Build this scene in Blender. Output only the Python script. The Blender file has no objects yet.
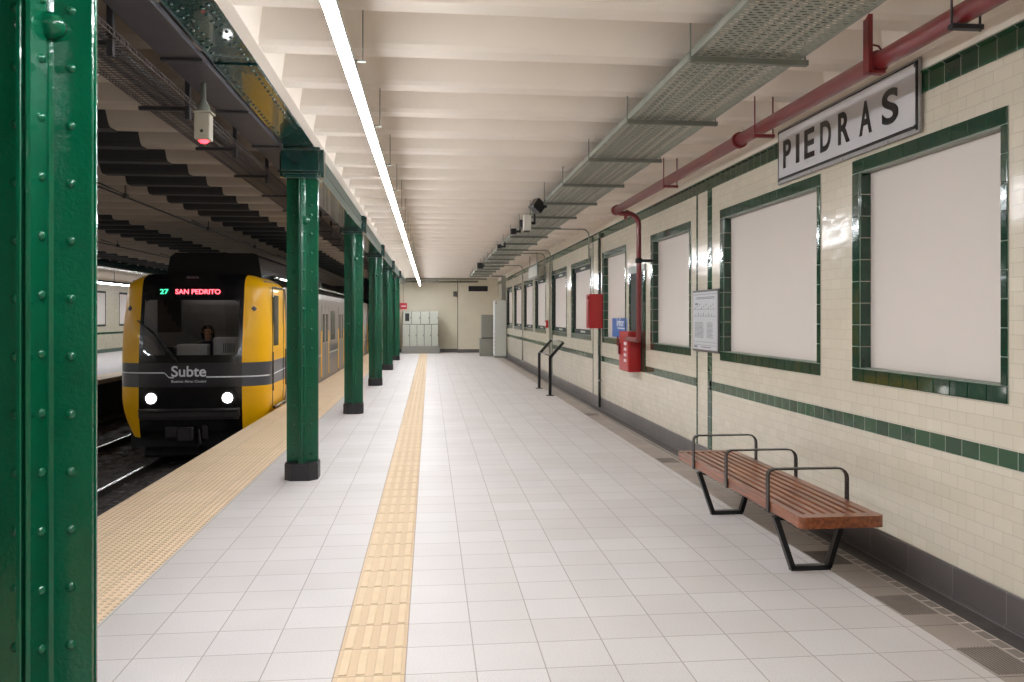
import bpy, bmesh, math, random
from mathutils import Vector, Matrix
random.seed(7)
R = math.radians
PI = math.pi
SC = bpy.context.scene
COL = SC.collection

# ------------------------------------------------------------------ camera, world, exposure
F = 797.0            # focal length in pixels of the 1024 wide frame
H = 1.7              # eye height
HOR = 316.0          # horizon row
TH = math.atan(82 / F)
CT, ST = math.cos(TH), math.sin(TH)
cd = bpy.data.cameras.new('camera')
cam = bpy.data.objects.new('camera', cd)
COL.objects.link(cam)
cam.location = (0, 0, H)
cam.rotation_euler = (R(90), 0, -TH)
cd.sensor_width = 36
cd.lens = F / 1024 * 36
cd.shift_y = -(341 - HOR) / 1024
cd.clip_start = 0.05
cd.clip_end = 300
SC.camera = cam
wd = bpy.data.worlds.new('world')
SC.world = wd
wd.use_nodes = True
wd.node_tree.nodes['Background'].inputs[0].default_value = (0.5, 0.5, 0.5, 1)
wd.node_tree.nodes['Background'].inputs[1].default_value = 0.02
SC.view_settings.view_transform = 'Standard'
SC.view_settings.look = 'None'
SC.view_settings.gamma = 1
SC.view_settings.use_curve_mapping = False
SC.view_settings.exposure = 0.0
LED_POWER = 129.0
FAR_LED_POWER = 30.0
SC.cycles.max_bounces = 8
SC.cycles.diffuse_bounces = 5
SC.cycles.glossy_bounces = 4
SC.cycles.transparent_max_bounces = 16
SC.cycles.sample_clamp_indirect = 6
SC.cycles.use_denoising = True


def on_x(px, X):
    """world (Y, depth) of the point of the plane x = X seen in column px"""
    d = X / CT * F / (px - 430.0)
    return (d - X * ST) / CT, d


def zat(y, d):
    return H + (HOR - y) * d / F


def on_y(px, Y):
    k = (px - 512.0) / F
    # X*CT - Y*ST = k (Y*CT + X*ST)
    return Y * (ST + k * CT) / (CT - k * ST)


def dep(X, Y):
    return Y * CT + X * ST


# ------------------------------------------------------------------ materials
def srgb(r, g, b):
    f = lambda c: (c / 255 / 12.92) if c / 255 <= 0.04045 else ((c / 255 + 0.055) / 1.055) ** 2.4
    return (f(r), f(g), f(b), 1)


MATS = {}


def mat(name, col, rough=0.5, metal=0.0, noise=0.06, nscale=8.0, bump=0.0, bscale=40.0, coat=0.0, spec=0.5, emit=None, estr=0.0):
    m = bpy.data.materials.new(name)
    m.use_nodes = True
    nt = m.node_tree
    b = nt.nodes['Principled BSDF']
    b.inputs['Roughness'].default_value = rough
    b.inputs['Metallic'].default_value = metal
    b.inputs['Coat Weight'].default_value = coat
    b.inputs['Specular IOR Level'].default_value = spec
    tc = nt.nodes.new('ShaderNodeTexCoord')
    n = nt.nodes.new('ShaderNodeTexNoise')
    n.inputs['Scale'].default_value = nscale
    n.inputs['Detail'].default_value = 5
    nt.links.new(tc.outputs['Object'], n.inputs['Vector'])
    cr = nt.nodes.new('ShaderNodeValToRGB')
    cr.color_ramp.elements[0].position = 0.3
    cr.color_ramp.elements[1].position = 0.7
    cr.color_ramp.elements[0].color = tuple(c * (1 - noise) for c in col[:3]) + (1,)
    cr.color_ramp.elements[1].color = tuple(min(1, c * (1 + noise)) for c in col[:3]) + (1,)
    nt.links.new(n.outputs['Fac'], cr.inputs[0])
    nt.links.new(cr.outputs[0], b.inputs['Base Color'])
    if bump:
        n2 = nt.nodes.new('ShaderNodeTexNoise')
        n2.inputs['Scale'].default_value = bscale
        nt.links.new(tc.outputs['Object'], n2.inputs['Vector'])
        bp = nt.nodes.new('ShaderNodeBump')
        bp.inputs['Strength'].default_value = bump
        bp.inputs['Distance'].default_value = 0.01
        nt.links.new(n2.outputs['Fac'], bp.inputs['Height'])
        nt.links.new(bp.outputs[0], b.inputs['Normal'])
    if emit:
        b.inputs['Emission Color'].default_value = emit
        b.inputs['Emission Strength'].default_value = estr
    MATS[name] = m
    return m


def swizzle(nt, ax):
    """object coordinates re-ordered so that the texture's x, y run along the axes named in ax"""
    tc = nt.nodes.new('ShaderNodeTexCoord')
    s = nt.nodes.new('ShaderNodeSeparateXYZ')
    c = nt.nodes.new('ShaderNodeCombineXYZ')
    nt.links.new(tc.outputs['Object'], s.inputs[0])
    for i, a in enumerate(ax):
        nt.links.new(s.outputs['XYZ'.index(a)], c.inputs[i])
    return c.outputs[0]


def tile_mat(name, ax, w, h, c1, c2, mortar, msize, rough=0.3, off=0.0, ox=0.0, oy=0.0, bump=0.3, speck=0.0,
             wav=0.0, wscale=6.0, bias=0.0, nz=0.05, spec=0.5):
    m = bpy.data.materials.new(name)
    m.use_nodes = True
    nt = m.node_tree
    b = nt.nodes['Principled BSDF']
    b.inputs['Roughness'].default_value = rough
    b.inputs['Specular IOR Level'].default_value = spec
    v = swizzle(nt, ax)
    mp = nt.nodes.new('ShaderNodeMapping')
    mp.inputs['Location'].default_value = (-ox, -oy, 0)
    nt.links.new(v, mp.inputs[0])
    br = nt.nodes.new('ShaderNodeTexBrick')
    br.offset = off
    br.squash = 1
    br.inputs['Scale'].default_value = 1
    br.inputs['Brick Width'].default_value = w
    br.inputs['Row Height'].default_value = h
    br.inputs['Mortar Size'].default_value = msize
    br.inputs['Mortar Smooth'].default_value = 0.3
    br.inputs['Bias'].default_value = bias
    br.inputs['Color1'].default_value = c1
    br.inputs['Color2'].default_value = c2
    br.inputs['Mortar'].default_value = mortar
    nt.links.new(mp.outputs[0], br.inputs['Vector'])
    n = nt.nodes.new('ShaderNodeTexNoise')
    n.inputs['Scale'].default_value = 1.3
    n.inputs['Detail'].default_value = 6
    nt.links.new(mp.outputs[0], n.inputs['Vector'])
    mr = nt.nodes.new('ShaderNodeMapRange')
    mr.inputs[1].default_value = 0.3
    mr.inputs[2].default_value = 0.7
    mr.inputs[3].default_value = 1 - nz
    mr.inputs[4].default_value = 1 + nz
    nt.links.new(n.outputs['Fac'], mr.inputs[0])
    mx = nt.nodes.new('ShaderNodeVectorMath')
    mx.operation = 'SCALE'
    nt.links.new(br.outputs['Color'], mx.inputs[0])
    nt.links.new(mr.outputs[0], mx.inputs['Scale'])
    out = mx.outputs[0]
    if speck:
        n3 = nt.nodes.new('ShaderNodeTexNoise')
        n3.inputs['Scale'].default_value = 130
        n3.inputs['Detail'].default_value = 2
        nt.links.new(mp.outputs[0], n3.inputs['Vector'])
        mr3 = nt.nodes.new('ShaderNodeMapRange')
        mr3.inputs[1].default_value = 0.35
        mr3.inputs[2].default_value = 0.65
        mr3.inputs[3].default_value = 1 - speck
        mr3.inputs[4].default_value = 1 + speck * 0.6
        nt.links.new(n3.outputs['Fac'], mr3.inputs[0])
        m3 = nt.nodes.new('ShaderNodeVectorMath')
        m3.operation = 'SCALE'
        nt.links.new(out, m3.inputs[0])
        nt.links.new(mr3.outputs[0], m3.inputs['Scale'])
        out = m3.outputs[0]
    nt.links.new(out, b.inputs['Base Color'])
    bp = nt.nodes.new('ShaderNodeBump')
    bp.invert = True
    bp.inputs['Strength'].default_value = bump
    bp.inputs['Distance'].default_value = 0.004
    nt.links.new(br.outputs['Fac'], bp.inputs['Height'])
    last = bp
    if wav:
        n2 = nt.nodes.new('ShaderNodeTexNoise')
        n2.inputs['Scale'].default_value = wscale
        n2.inputs['Detail'].default_value = 1
        nt.links.new(mp.outputs[0], n2.inputs['Vector'])
        b2 = nt.nodes.new('ShaderNodeBump')
        b2.inputs['Strength'].default_value = wav
        b2.inputs['Distance'].default_value = 0.02
        nt.links.new(n2.outputs['Fac'], b2.inputs['Height'])
        nt.links.new(bp.outputs[0], b2.inputs['Normal'])
        last = b2
    nt.links.new(last.outputs[0], b.inputs['Normal'])
    MATS[name] = m
    return m


M = MATS
mat('green_paint', srgb(0, 76, 50), 0.2, 0, 0.10, 5, 0.25, 60, coat=0.25, spec=0.4)
mat('girder_green', srgb(12, 50, 46), 0.18, 0, 0.12, 5, 0.28, 35, coat=0.5)
mat('pale_green_steel', srgb(46, 64, 56), 0.4, 0, 0.1, 6)
mat('black_shoe', srgb(30, 29, 32), 0.45, 0, 0.15, 10, 0.2, 50)
mat('plaster', srgb(230, 219, 206), 0.85, 0, 0.025, 2.0, 0.15, 25)
mat('plaster_end', srgb(214, 205, 184), 0.75, 0, 0.04, 1.5, 0.1, 30)
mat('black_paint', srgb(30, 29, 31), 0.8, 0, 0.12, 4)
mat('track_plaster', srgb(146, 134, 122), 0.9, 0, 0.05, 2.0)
mat('panel_white', srgb(214, 204, 196), 0.6, 0, 0.012, 1.5)
mat('grout', srgb(150, 160, 148), 0.7)
mat('green_tile', srgb(22, 56, 38), 0.12, 0, 0.25, 6, 0.12, 9, coat=0.3)
mat('reveal_grey', srgb(128, 132, 122), 0.4)
mat('base_stone', srgb(96, 90, 88), 0.35, 0, 0.2, 6, 0.1, 30)
mat('rib_plate', srgb(124, 114, 106), 0.6, 0, 0.1, 9)
mat('gutter_dark', srgb(80, 74, 71), 0.5, 0, 0.2, 12)
mat('dark_tile', srgb(26, 34, 30), 0.6, 0, 0.2, 8)
mat('galvanised', srgb(152, 156, 146), 0.42, 0.55, 0.14, 7)
mat('strut_steel', srgb(116, 118, 108), 0.45, 0.4, 0.12, 9)
mat('conduit', srgb(138, 138, 128), 0.4, 0.3, 0.06, 9)
mat('dark_conduit', srgb(58, 64, 58), 0.4, 0.2, 0.1, 9)
mat('red_pipe', srgb(112, 24, 26), 0.4, 0, 0.08, 6, coat=0.3)
mat('red_box', srgb(172, 24, 28), 0.35, 0, 0.07, 5, coat=0.3)
mat('white_enamel', srgb(206, 204, 206), 0.25, 0, 0.03, 3, coat=0.4)
mat('black_enamel', srgb(20, 20, 22), 0.25)
mat('sign_frame', srgb(150, 146, 144), 0.4, 0.2)
mat('frame_grey', srgb(92, 88, 88), 0.35, 0.3)
mat('black_steel', srgb(18, 18, 20), 0.35, 0.2, 0.08, 12)
mat('strap_steel', srgb(70, 66, 64), 0.32, 0.8, 0.08, 12)
mat('led', srgb(255, 255, 255), 0.5, emit=(0.93, 0.96, 1.0, 1), estr=LED_POWER)
mat('far_led', srgb(255, 255, 255), 0.5, emit=(0.9, 0.94, 1.0, 1), estr=FAR_LED_POWER)
mat('lamp_housing', srgb(214, 216, 220), 0.4)
mat('cabinet_grey', srgb(186, 188, 176), 0.45, 0, 0.02)
mat('cabinet_seam', srgb(92, 92, 86), 0.6)
mat('cabinet_dark', srgb(136, 134, 124), 0.5, 0, 0.04)
mat('plinth_grey', srgb(140, 138, 132), 0.7)
mat('pale_cabinet', srgb(196, 198, 190), 0.45, 0, 0.02)
mat('lamp_case', srgb(158, 150, 134), 0.5)
mat('camera_white', srgb(206, 202, 192), 0.45)
mat('camera_black', srgb(22, 23, 26), 0.3)
mat('glass_blue', srgb(46, 96, 168), 0.35, 0, 0.04)
mat('white_print', srgb(226, 228, 232), 0.5)
mat('grey_print', srgb(112, 112, 118), 0.6)
mat('paper', srgb(200, 200, 204), 0.35, 0, 0.03, 6, coat=0.4)
mat('yellow_body', srgb(236, 176, 0), 0.4, 0, 0.02, 3, coat=0.15, spec=0.3)
mat('train_black', srgb(15, 14, 16), 0.22, 0, 0.1, 4, coat=0.2)
mat('train_band', srgb(68, 68, 74), 0.28, 0, 0.04, 4, coat=0.3)
mat('front_band', srgb(46, 44, 48), 0.28, 0, 0.04, 4, coat=0.2)
mat('train_silver', srgb(122, 111, 102), 0.45, 0.1, 0.05, 4)
mat('train_under', srgb(20, 19, 20), 0.7, 0, 0.3, 9)
mat('bumper', srgb(44, 40, 42), 0.4)
mat('cab_wall', srgb(120, 118, 116), 0.7)
mat('console', srgb(176, 174, 168), 0.5)
mat('headlamp', srgb(255, 255, 255), 0.3, emit=(1, 0.97, 0.92, 1), estr=14)
mat('led_red', srgb(255, 40, 40), 0.5, emit=(1.0, 0.10, 0.13, 1), estr=4.5)
mat('led_green', srgb(40, 255, 140), 0.5, emit=(0.06, 0.85, 0.4, 1), estr=2.4)
mat('red_lamp', srgb(255, 40, 40), 0.5, emit=(1.0, 0.02, 0.03, 1), estr=12.0)
mat('cab_lamp', srgb(255, 255, 255), 0.5, emit=(1.0, 0.95, 0.9, 1), estr=22)
mat('skin', srgb(196, 150, 124), 0.6)
mat('hair', srgb(26, 20, 18), 0.95, spec=0.1)
mat('uniform', srgb(30, 32, 44), 0.8)
mat('rail_top', srgb(190, 188, 186), 0.22, 0.9, 0.05)
mat('rail_side', srgb(46, 38, 34), 0.7, 0.2, 0.2, 12)
mat('concrete_dark', srgb(58, 54, 52), 0.9, 0, 0.25, 5, 0.3, 20)
mat('sleeper', srgb(96, 92, 88), 0.8, 0, 0.2, 10)
mat('ballast', srgb(66, 60, 58), 0.9, 0, 0.45, 18, 0.8, 25)
mat('edge_dark', srgb(52, 48, 46), 0.9, 0, 0.2, 5)
mat('wire', srgb(40, 38, 36), 0.5, 0.5)
mat('duct_dark', srgb(62, 58, 62), 0.5, 0.3, 0.15, 8)
mat('mesh_wire', srgb(84, 76, 74), 0.5, 0.4)
mat('bracket_dark', srgb(46, 44, 46), 0.5, 0.3)
mat('cable', srgb(64, 66, 66), 0.6)
mat('green_cable', srgb(70, 88, 76), 0.6)
mat('sign_red', srgb(176, 36, 40), 0.4)
mat('vent_black', srgb(26, 26, 28), 0.6)
mat('yellow_bar', srgb(214, 191, 160), 0.75, spec=0.15, noise=0.04, nscale=8)

tile_mat('wall_tile', 'YZX', 0.152, 0.078, srgb(215, 205, 187), srgb(209, 199, 180), srgb(190, 180, 164), 0.0018,
         rough=0.16, off=0.5, oy=0.194, bump=0.5, wav=0.22, wscale=9, nz=0.035)
tile_mat('far_wall_tile', 'YZX', 0.152, 0.078, srgb(205, 195, 175), srgb(190, 180, 155), srgb(172, 164, 146), 0.002,
         rough=0.3, off=0.5, bump=0.3, nz=0.04)
tile_mat('end_wall_tile', 'XZY', 0.152, 0.078, srgb(206, 196, 172), srgb(198, 188, 164), srgb(180, 172, 150), 0.002,
         rough=0.4, off=0.5, bump=0.3, nz=0.06)
tile_mat('floor_tile', 'XYZ', 0.3375, 0.311, srgb(203, 197, 194), srgb(198, 191, 187), srgb(158, 148, 142), 0.0036,
         rough=0.5, ox=-0.117 - 0.3375 * 60, oy=3.81 - 0.311 * 60, bump=0.15, speck=0.08, nz=0.04, spec=0.18)
tile_mat('yellow_tile', 'XYZ', 0.3375, 0.311, srgb(208, 184, 154), srgb(203, 178, 148), srgb(168, 146, 122), 0.004,
         rough=0.75, spec=0.15, ox=-0.4545 - 3.375, oy=3.81 - 0.311 * 60, bump=0.2, speck=0.03, nz=0.03)
tile_mat('gutter_tile', 'XYZ', 0.25, 0.311, srgb(160, 146, 136), srgb(146, 134, 125), srgb(98, 90, 84), 0.005,
         rough=0.35, ox=2.66 - 25, oy=3.81 - 0.311 * 60, bump=0.3, speck=0.08, nz=0.1)
tile_mat('chain_tile', 'XYZ', 0.075, 0.115, srgb(132, 122, 114), srgb(122, 113, 106), srgb(196, 186, 176), 0.009,
         rough=0.5, ox=2.905 - 7.5, oy=0, bump=0.3, nz=0.15)
tile_mat('stone_block', 'YZX', 0.45, 0.6, srgb(100, 93, 92), srgb(90, 84, 83), srgb(128, 122, 118), 0.003,
         rough=0.3, off=0, bump=0.2, nz=0.2)
tile_mat('green_block', 'YZX', 0.152, 0.105, srgb(22, 62, 42), srgb(36, 78, 50), srgb(150, 160, 146), 0.003,
         rough=0.12, off=0, ox=0.03, oy=0.866, bump=0.4, wav=0.2, wscale=9, nz=0.12)


tile_mat('green_cornice', 'YZX', 0.152, 0.2, srgb(22, 62, 42), srgb(36, 78, 50), srgb(150, 160, 146), 0.003,
         rough=0.12, off=0, ox=0.03, oy=3.08, bump=0.4, wav=0.2, wscale=9, nz=0.12)
tile_mat('green_upright', 'YZX', 40, 0.17, srgb(22, 62, 42), srgb(30, 70, 46), srgb(150, 160, 146), 0.003,
         rough=0.12, off=0, ox=0.03, oy=0.05, bump=0.4, wav=0.2, wscale=9, nz=0.12)


def dots_mat():
    """yellow warning tiles: truncated domes in a square grid, as bump and a slight worn tone on the domes' rims"""
    m = bpy.data.materials.new('yellow_domes')
    m.use_nodes = True
    nt = m.node_tree
    b = nt.nodes['Principled BSDF']
    b.inputs['Roughness'].default_value = 0.5
    tc = nt.nodes.new('ShaderNodeTexCoord')
    P = 0.05
    sc = nt.nodes.new('ShaderNodeVectorMath'); sc.operation = 'SCALE'; sc.inputs['Scale'].default_value = 1 / P
    nt.links.new(tc.outputs['Object'], sc.inputs[0])
    fr = nt.nodes.new('ShaderNodeVectorMath'); fr.operation = 'FRACTION'
    nt.links.new(sc.outputs[0], fr.inputs[0])
    su = nt.nodes.new('ShaderNodeVectorMath'); su.operation = 'SUBTRACT'; su.inputs[1].default_value = (0.5, 0.5, 0)
    nt.links.new(fr.outputs[0], su.inputs[0])
    sx = nt.nodes.new('ShaderNodeSeparateXYZ'); nt.links.new(su.outputs[0], sx.inputs[0])
    cx = nt.nodes.new('ShaderNodeCombineXYZ')
    nt.links.new(sx.outputs[0], cx.inputs[0]); nt.links.new(sx.outputs[1], cx.inputs[1])
    ln = nt.nodes.new('ShaderNodeVectorMath'); ln.operation = 'LENGTH'; nt.links.new(cx.outputs[0], ln.inputs[0])
    mr = nt.nodes.new('ShaderNodeMapRange')
    mr.inputs[1].default_value = 0.2; mr.inputs[2].default_value = 0.34
    mr.inputs[3].default_value = 1; mr.inputs[4].default_value = 0
    nt.links.new(ln.outputs['Value'], mr.inputs[0])
    bp = nt.nodes.new('ShaderNodeBump'); bp.inputs['Strength'].default_value = 1; bp.inputs['Distance'].default_value = 0.006
    nt.links.new(mr.outputs[0], bp.inputs['Height']); nt.links.new(bp.outputs[0], b.inputs['Normal'])
    br = nt.nodes.new('ShaderNodeTexBrick'); br.offset = 0
    br.inputs['Scale'].default_value = 1
    br.inputs['Brick Width'].default_value = 0.5; br.inputs['Row Height'].default_value = 0.5
    br.inputs['Mortar Size'].default_value = 0.003
    br.inputs['Color1'].default_value = srgb(234, 206, 172); br.inputs['Color2'].default_value = srgb(226, 198, 162)
    br.inputs['Mortar'].default_value = srgb(170, 146, 118)
    nt.links.new(tc.outputs['Object'], br.inputs['Vector'])
    ring = nt.nodes.new('ShaderNodeMapRange')
    ring.inputs[1].default_value = 0.13; ring.inputs[2].default_value = 0.24
    ring.inputs[3].default_value = 0.62; ring.inputs[4].default_value = 1.0
    nt.links.new(ln.outputs['Value'], ring.inputs[0])
    mx = nt.nodes.new('ShaderNodeVectorMath'); mx.operation = 'SCALE'
    nt.links.new(br.outputs['Color'], mx.inputs[0]); nt.links.new(ring.outputs[0], mx.inputs['Scale'])
    nt.links.new(mx.outputs[0], b.inputs['Base Color'])
    MATS['yellow_domes'] = m


dots_mat()


def wood_mat():
    m = bpy.data.materials.new('wood')
    m.use_nodes = True
    nt = m.node_tree
    b = nt.nodes['Principled BSDF']
    b.inputs['Roughness'].default_value = 0.28
    b.inputs['Coat Weight'].default_value = 0.3
    tc = nt.nodes.new('ShaderNodeTexCoord')
    mp = nt.nodes.new('ShaderNodeMapping')
    mp.inputs['Scale'].default_value = (30, 1.5, 30)
    nt.links.new(tc.outputs['Object'], mp.inputs[0])
    n = nt.nodes.new('ShaderNodeTexNoise')
    n.inputs['Scale'].default_value = 1.5
    n.inputs['Detail'].default_value = 6
    nt.links.new(mp.outputs[0], n.inputs['Vector'])
    cr = nt.nodes.new('ShaderNodeValToRGB')
    cr.color_ramp.elements[0].position = 0.3
    cr.color_ramp.elements[1].position = 0.72
    cr.color_ramp.elements[0].color = srgb(92, 48, 30)
    cr.color_ramp.elements[1].color = srgb(150, 86, 50)
    nt.links.new(n.outputs['Fac'], cr.inputs[0])
    nt.links.new(cr.outputs[0], b.inputs['Base Color'])
    MATS['wood'] = m


wood_mat()


def slotted_mat():
    """galvanised sheet punched with rows of slots (real holes)"""
    m = bpy.data.materials.new('slotted_sheet')
    m.use_nodes = True
    nt = m.node_tree
    b = nt.nodes['Principled BSDF']
    b.inputs['Metallic'].default_value = 0.5
    b.inputs['Roughness'].default_value = 0.42
    tc = nt.nodes.new('ShaderNodeTexCoord')
    sp = nt.nodes.new('ShaderNodeSeparateXYZ'); nt.links.new(tc.outputs['Object'], sp.inputs[0])
    c = nt.nodes.new('ShaderNodeCombineXYZ')
    nt.links.new(sp.outputs[0], c.inputs[0]); nt.links.new(sp.outputs[1], c.inputs[1])
    br = nt.nodes.new('ShaderNodeTexBrick'); br.offset = 0.5
    br.inputs['Scale'].default_value = 1
    br.inputs['Brick Width'].default_value = 0.062; br.inputs['Row Height'].default_value = 0.034
    br.inputs['Mortar Size'].default_value = 0.0115
    br.inputs['Mortar Smooth'].default_value = 0
    nt.links.new(c.outputs[0], br.inputs['Vector'])
    n = nt.nodes.new('ShaderNodeTexNoise'); n.inputs['Scale'].default_value = 4; n.inputs['Detail'].default_value = 6
    mp = nt.nodes.new('ShaderNodeMapping'); mp.inputs['Scale'].default_value = (6, 0.6, 1)
    nt.links.new(tc.outputs['Object'], mp.inputs[0]); nt.links.new(mp.outputs[0], n.inputs['Vector'])
    cr = nt.nodes.new('ShaderNodeValToRGB')
    cr.color_ramp.elements[0].color = srgb(132, 138, 126); cr.color_ramp.elements[1].color = srgb(180, 180, 166)
    nt.links.new(n.outputs['Fac'], cr.inputs[0]); nt.links.new(cr.outputs[0], b.inputs['Base Color'])
    tr = nt.nodes.new('ShaderNodeBsdfTransparent')
    mix = nt.nodes.new('ShaderNodeMixShader')
    nt.links.new(br.outputs['Fac'], mix.inputs[0])
    nt.links.new(tr.outputs[0], mix.inputs[1]); nt.links.new(b.outputs[0], mix.inputs[2])
    nt.links.new(mix.outputs[0], nt.nodes['Material Output'].inputs[0])
    MATS['slotted_sheet'] = m


slotted_mat()


def glass_mat(name, tint, gloss):
    m = bpy.data.materials.new(name)
    m.use_nodes = True
    nt = m.node_tree
    nt.nodes.remove(nt.nodes['Principled BSDF'])
    tr = nt.nodes.new('ShaderNodeBsdfTransparent'); tr.inputs[0].default_value = tint
    gl = nt.nodes.new('ShaderNodeBsdfGlossy'); gl.inputs['Roughness'].default_value = 0.03
    mix = nt.nodes.new('ShaderNodeMixShader'); mix.inputs[0].default_value = gloss
    nt.links.new(tr.outputs[0], mix.inputs[1]); nt.links.new(gl.outputs[0], mix.inputs[2])
    nt.links.new(mix.outputs[0], nt.nodes['Material Output'].inputs[0])
    MATS[name] = m


glass_mat('windshield', (0.62, 0.62, 0.64, 1), 0.10)
glass_mat('clear_glass', (0.93, 0.95, 0.95, 1), 0.06)

# ------------------------------------------------------------------ mesh helpers
WORLD = {}           # origin of each object in the world


class MB:
    def __init__(s):
        s.v, s.f, s.mi, s.sm = [], [], [], []
        s.cur = 0

    def face(s, idx, smooth=False):
        s.f.append(tuple(idx)); s.mi.append(s.cur); s.sm.append(smooth)

    def box(s, a, b, bev=0.0):
        x0, y0, z0 = (min(a[i], b[i]) for i in range(3))
        x1, y1, z1 = (max(a[i], b[i]) for i in range(3))
        if bev:
            e = min(bev, (x1 - x0) / 2.1, (y1 - y0) / 2.1, (z1 - z0) / 2.1)
            bm = bmesh.new()
            bmesh.ops.create_cube(bm, size=1)
            for v in bm.verts:
                v.co = Vector(((x0 + x1) / 2 + v.co.x * (x1 - x0), (y0 + y1) / 2 + v.co.y * (y1 - y0), (z0 + z1) / 2 + v.co.z * (z1 - z0)))
            bmesh.ops.bevel(bm, geom=bm.edges[:], offset=e, segments=1, affect='EDGES')
            s.add_bm(bm)
            return s
        n = len(s.v)
        s.v += [(x0, y0, z0), (x1, y0, z0), (x1, y1, z0), (x0, y1, z0), (x0, y0, z1), (x1, y0, z1), (x1, y1, z1), (x0, y1, z1)]
        for q in ((0, 3, 2, 1), (4, 5, 6, 7), (0, 1, 5, 4), (1, 2, 6, 5), (2, 3, 7, 6), (3, 0, 4, 7)):
            s.face([n + i for i in q])
        return s

    def add_bm(s, bm, smooth=False):
        n = len(s.v)
        bm.verts.index_update()
        s.v += [tuple(v.co) for v in bm.verts]
        for f in bm.faces:
            s.face([n + v.index for v in f.verts], smooth)
        bm.free()

    def prism(s, poly, axis, a, b):
        """poly: points in the two other axes (counter-clockwise seen from +axis)"""
        n = len(s.v)
        k = len(poly)

        def p(u, w, t):
            return {'Z': (u, w, t), 'Y': (u, t, w), 'X': (t, u, w)}[axis]
        s.v += [p(u, w, a) for u, w in poly] + [p(u, w, b) for u, w in poly]
        flip = (axis == 'Y') ^ (b < a)
        for i in range(k):
            j = (i + 1) % k
            q = [n + i, n + j, n + k + j, n + k + i]
            s.face(q[::-1] if flip else q)
        lo = [n + i for i in range(k)][::-1]
        hi = [n + k + i for i in range(k)]
        s.face(lo[::-1] if flip else lo)
        s.face(hi[::-1] if flip else hi)
        return s

    def tube(s, pts, r, seg=10, caps=True):
        pts = [Vector(p) for p in pts]
        n0 = len(s.v)
        prev = None
        for i, p in enumerate(pts):
            if i == 0: t = pts[1] - p
            elif i == len(pts) - 1: t = p - pts[i - 1]
            else: t = (pts[i + 1] - p).normalized() + (p - pts[i - 1]).normalized()
            t.normalize()
            if prev is None:
                up = Vector((0, 0, 1)) if abs(t.z) < 0.9 else Vector((1, 0, 0))
                u = t.cross(up).normalized()
            else:
                u = (prev - t * prev.dot(t)).normalized()
            prev = u
            w = t.cross(u)
            rr = r[i] if isinstance(r, (list, tuple)) else r
            for k in range(seg):
                a = 2 * PI * k / seg
                s.v.append(tuple(p + (u * math.cos(a) + w * math.sin(a)) * rr))
        for i in range(len(pts) - 1):
            for k in range(seg):
                k2 = (k + 1) % seg
                s.face([n0 + i * seg + k, n0 + i * seg + k2, n0 + (i + 1) * seg + k2, n0 + (i + 1) * seg + k], True)
        if caps:
            s.face([n0 + k for k in range(seg)][::-1])
            s.face([n0 + (len(pts) - 1) * seg + k for k in range(seg)])
        return s

    def dome(s, c, nrm, r, h=None, seg=8, rings=3):
        c = Vector(c); nrm = Vector(nrm).normalized()
        h = h or r * 0.75
        up = Vector((0, 0, 1)) if abs(nrm.z) < 0.9 else Vector((1, 0, 0))
        u = nrm.cross(up).normalized(); w = nrm.cross(u)
        n0 = len(s.v)
        for i in range(rings):
            a = PI / 2 * i / rings
            for k in range(seg):
                b = 2 * PI * k / seg
                s.v.append(tuple(c + nrm * h * math.sin(a) + (u * math.cos(b) + w * math.sin(b)) * r * math.cos(a)))
        s.v.append(tuple(c + nrm * h))
        for i in range(rings - 1):
            for k in range(seg):
                k2 = (k + 1) % seg
                s.face([n0 + i * seg + k, n0 + (i + 1) * seg + k, n0 + (i + 1) * seg + k2, n0 + i * seg + k2], True)
        t = len(s.v) - 1
        b0 = n0 + (rings - 1) * seg
        for k in range(seg):
            s.face([b0 + k, t, b0 + (k + 1) % seg], True)
        return s

    def quad(s, a, b, c, d, smooth=False):
        n = len(s.v)
        s.v += [tuple(a), tuple(b), tuple(c), tuple(d)]
        s.face([n, n + 1, n + 2, n + 3], smooth)
        return s

    def build(s, name, mats, parent=None, origin=None, fix=True):
        if not isinstance(mats, (list, tuple)): mats = [mats]
        o0 = Vector(origin) if origin else (WORLD[parent.name] if parent else Vector((0, 0, 0)))
        me = bpy.data.meshes.new(name)
        me.from_pydata([tuple(Vector(p) - o0) for p in s.v], [], s.f)
        for m_ in mats: me.materials.append(M[m_])
        for p, i, sm in zip(me.polygons, s.mi, s.sm):
            p.material_index = i; p.use_smooth = sm
        if fix:
            bm = bmesh.new(); bm.from_mesh(me)
            bmesh.ops.recalc_face_normals(bm, faces=bm.faces[:])
            bm.to_mesh(me); bm.free()
        me.update()
        o = bpy.data.objects.new(name, me)
        COL.objects.link(o)
        if parent:
            o.parent = parent
            WORLD[o.name] = o0
        else:
            o.location = o0
            WORLD[o.name] = o0
        return o


def tag(o, label=None, cat=None, group=None, kind=None):
    if label: o['label'] = label
    if cat: o['category'] = cat
    if group: o['group'] = group
    if kind: o['kind'] = kind
    return o


def thing(name, loc, label, cat, group=None):
    o = bpy.data.objects.new(name, None)
    o.empty_display_size = 0.1
    COL.objects.link(o)
    o.location = loc
    WORLD[o.name] = Vector(loc)
    return tag(o, label, cat, group)


def struct(name, mb, mats):
    return tag(mb.build(name, mats), kind='structure')


def kids(o):
    return [c for c in bpy.data.objects if c.parent == o]


def dup(root, loc, label, group=None):
    r = root.copy(); COL.objects.link(r); r.location = loc; r['label'] = label
    WORLD[r.name] = Vector(loc)
    if group: r['group'] = group
    for ch in kids(root):
        c = ch.copy(); COL.objects.link(c); c.parent = r
        for g in kids(ch):
            d = g.copy(); COL.objects.link(d); d.parent = c
    return r


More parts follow.
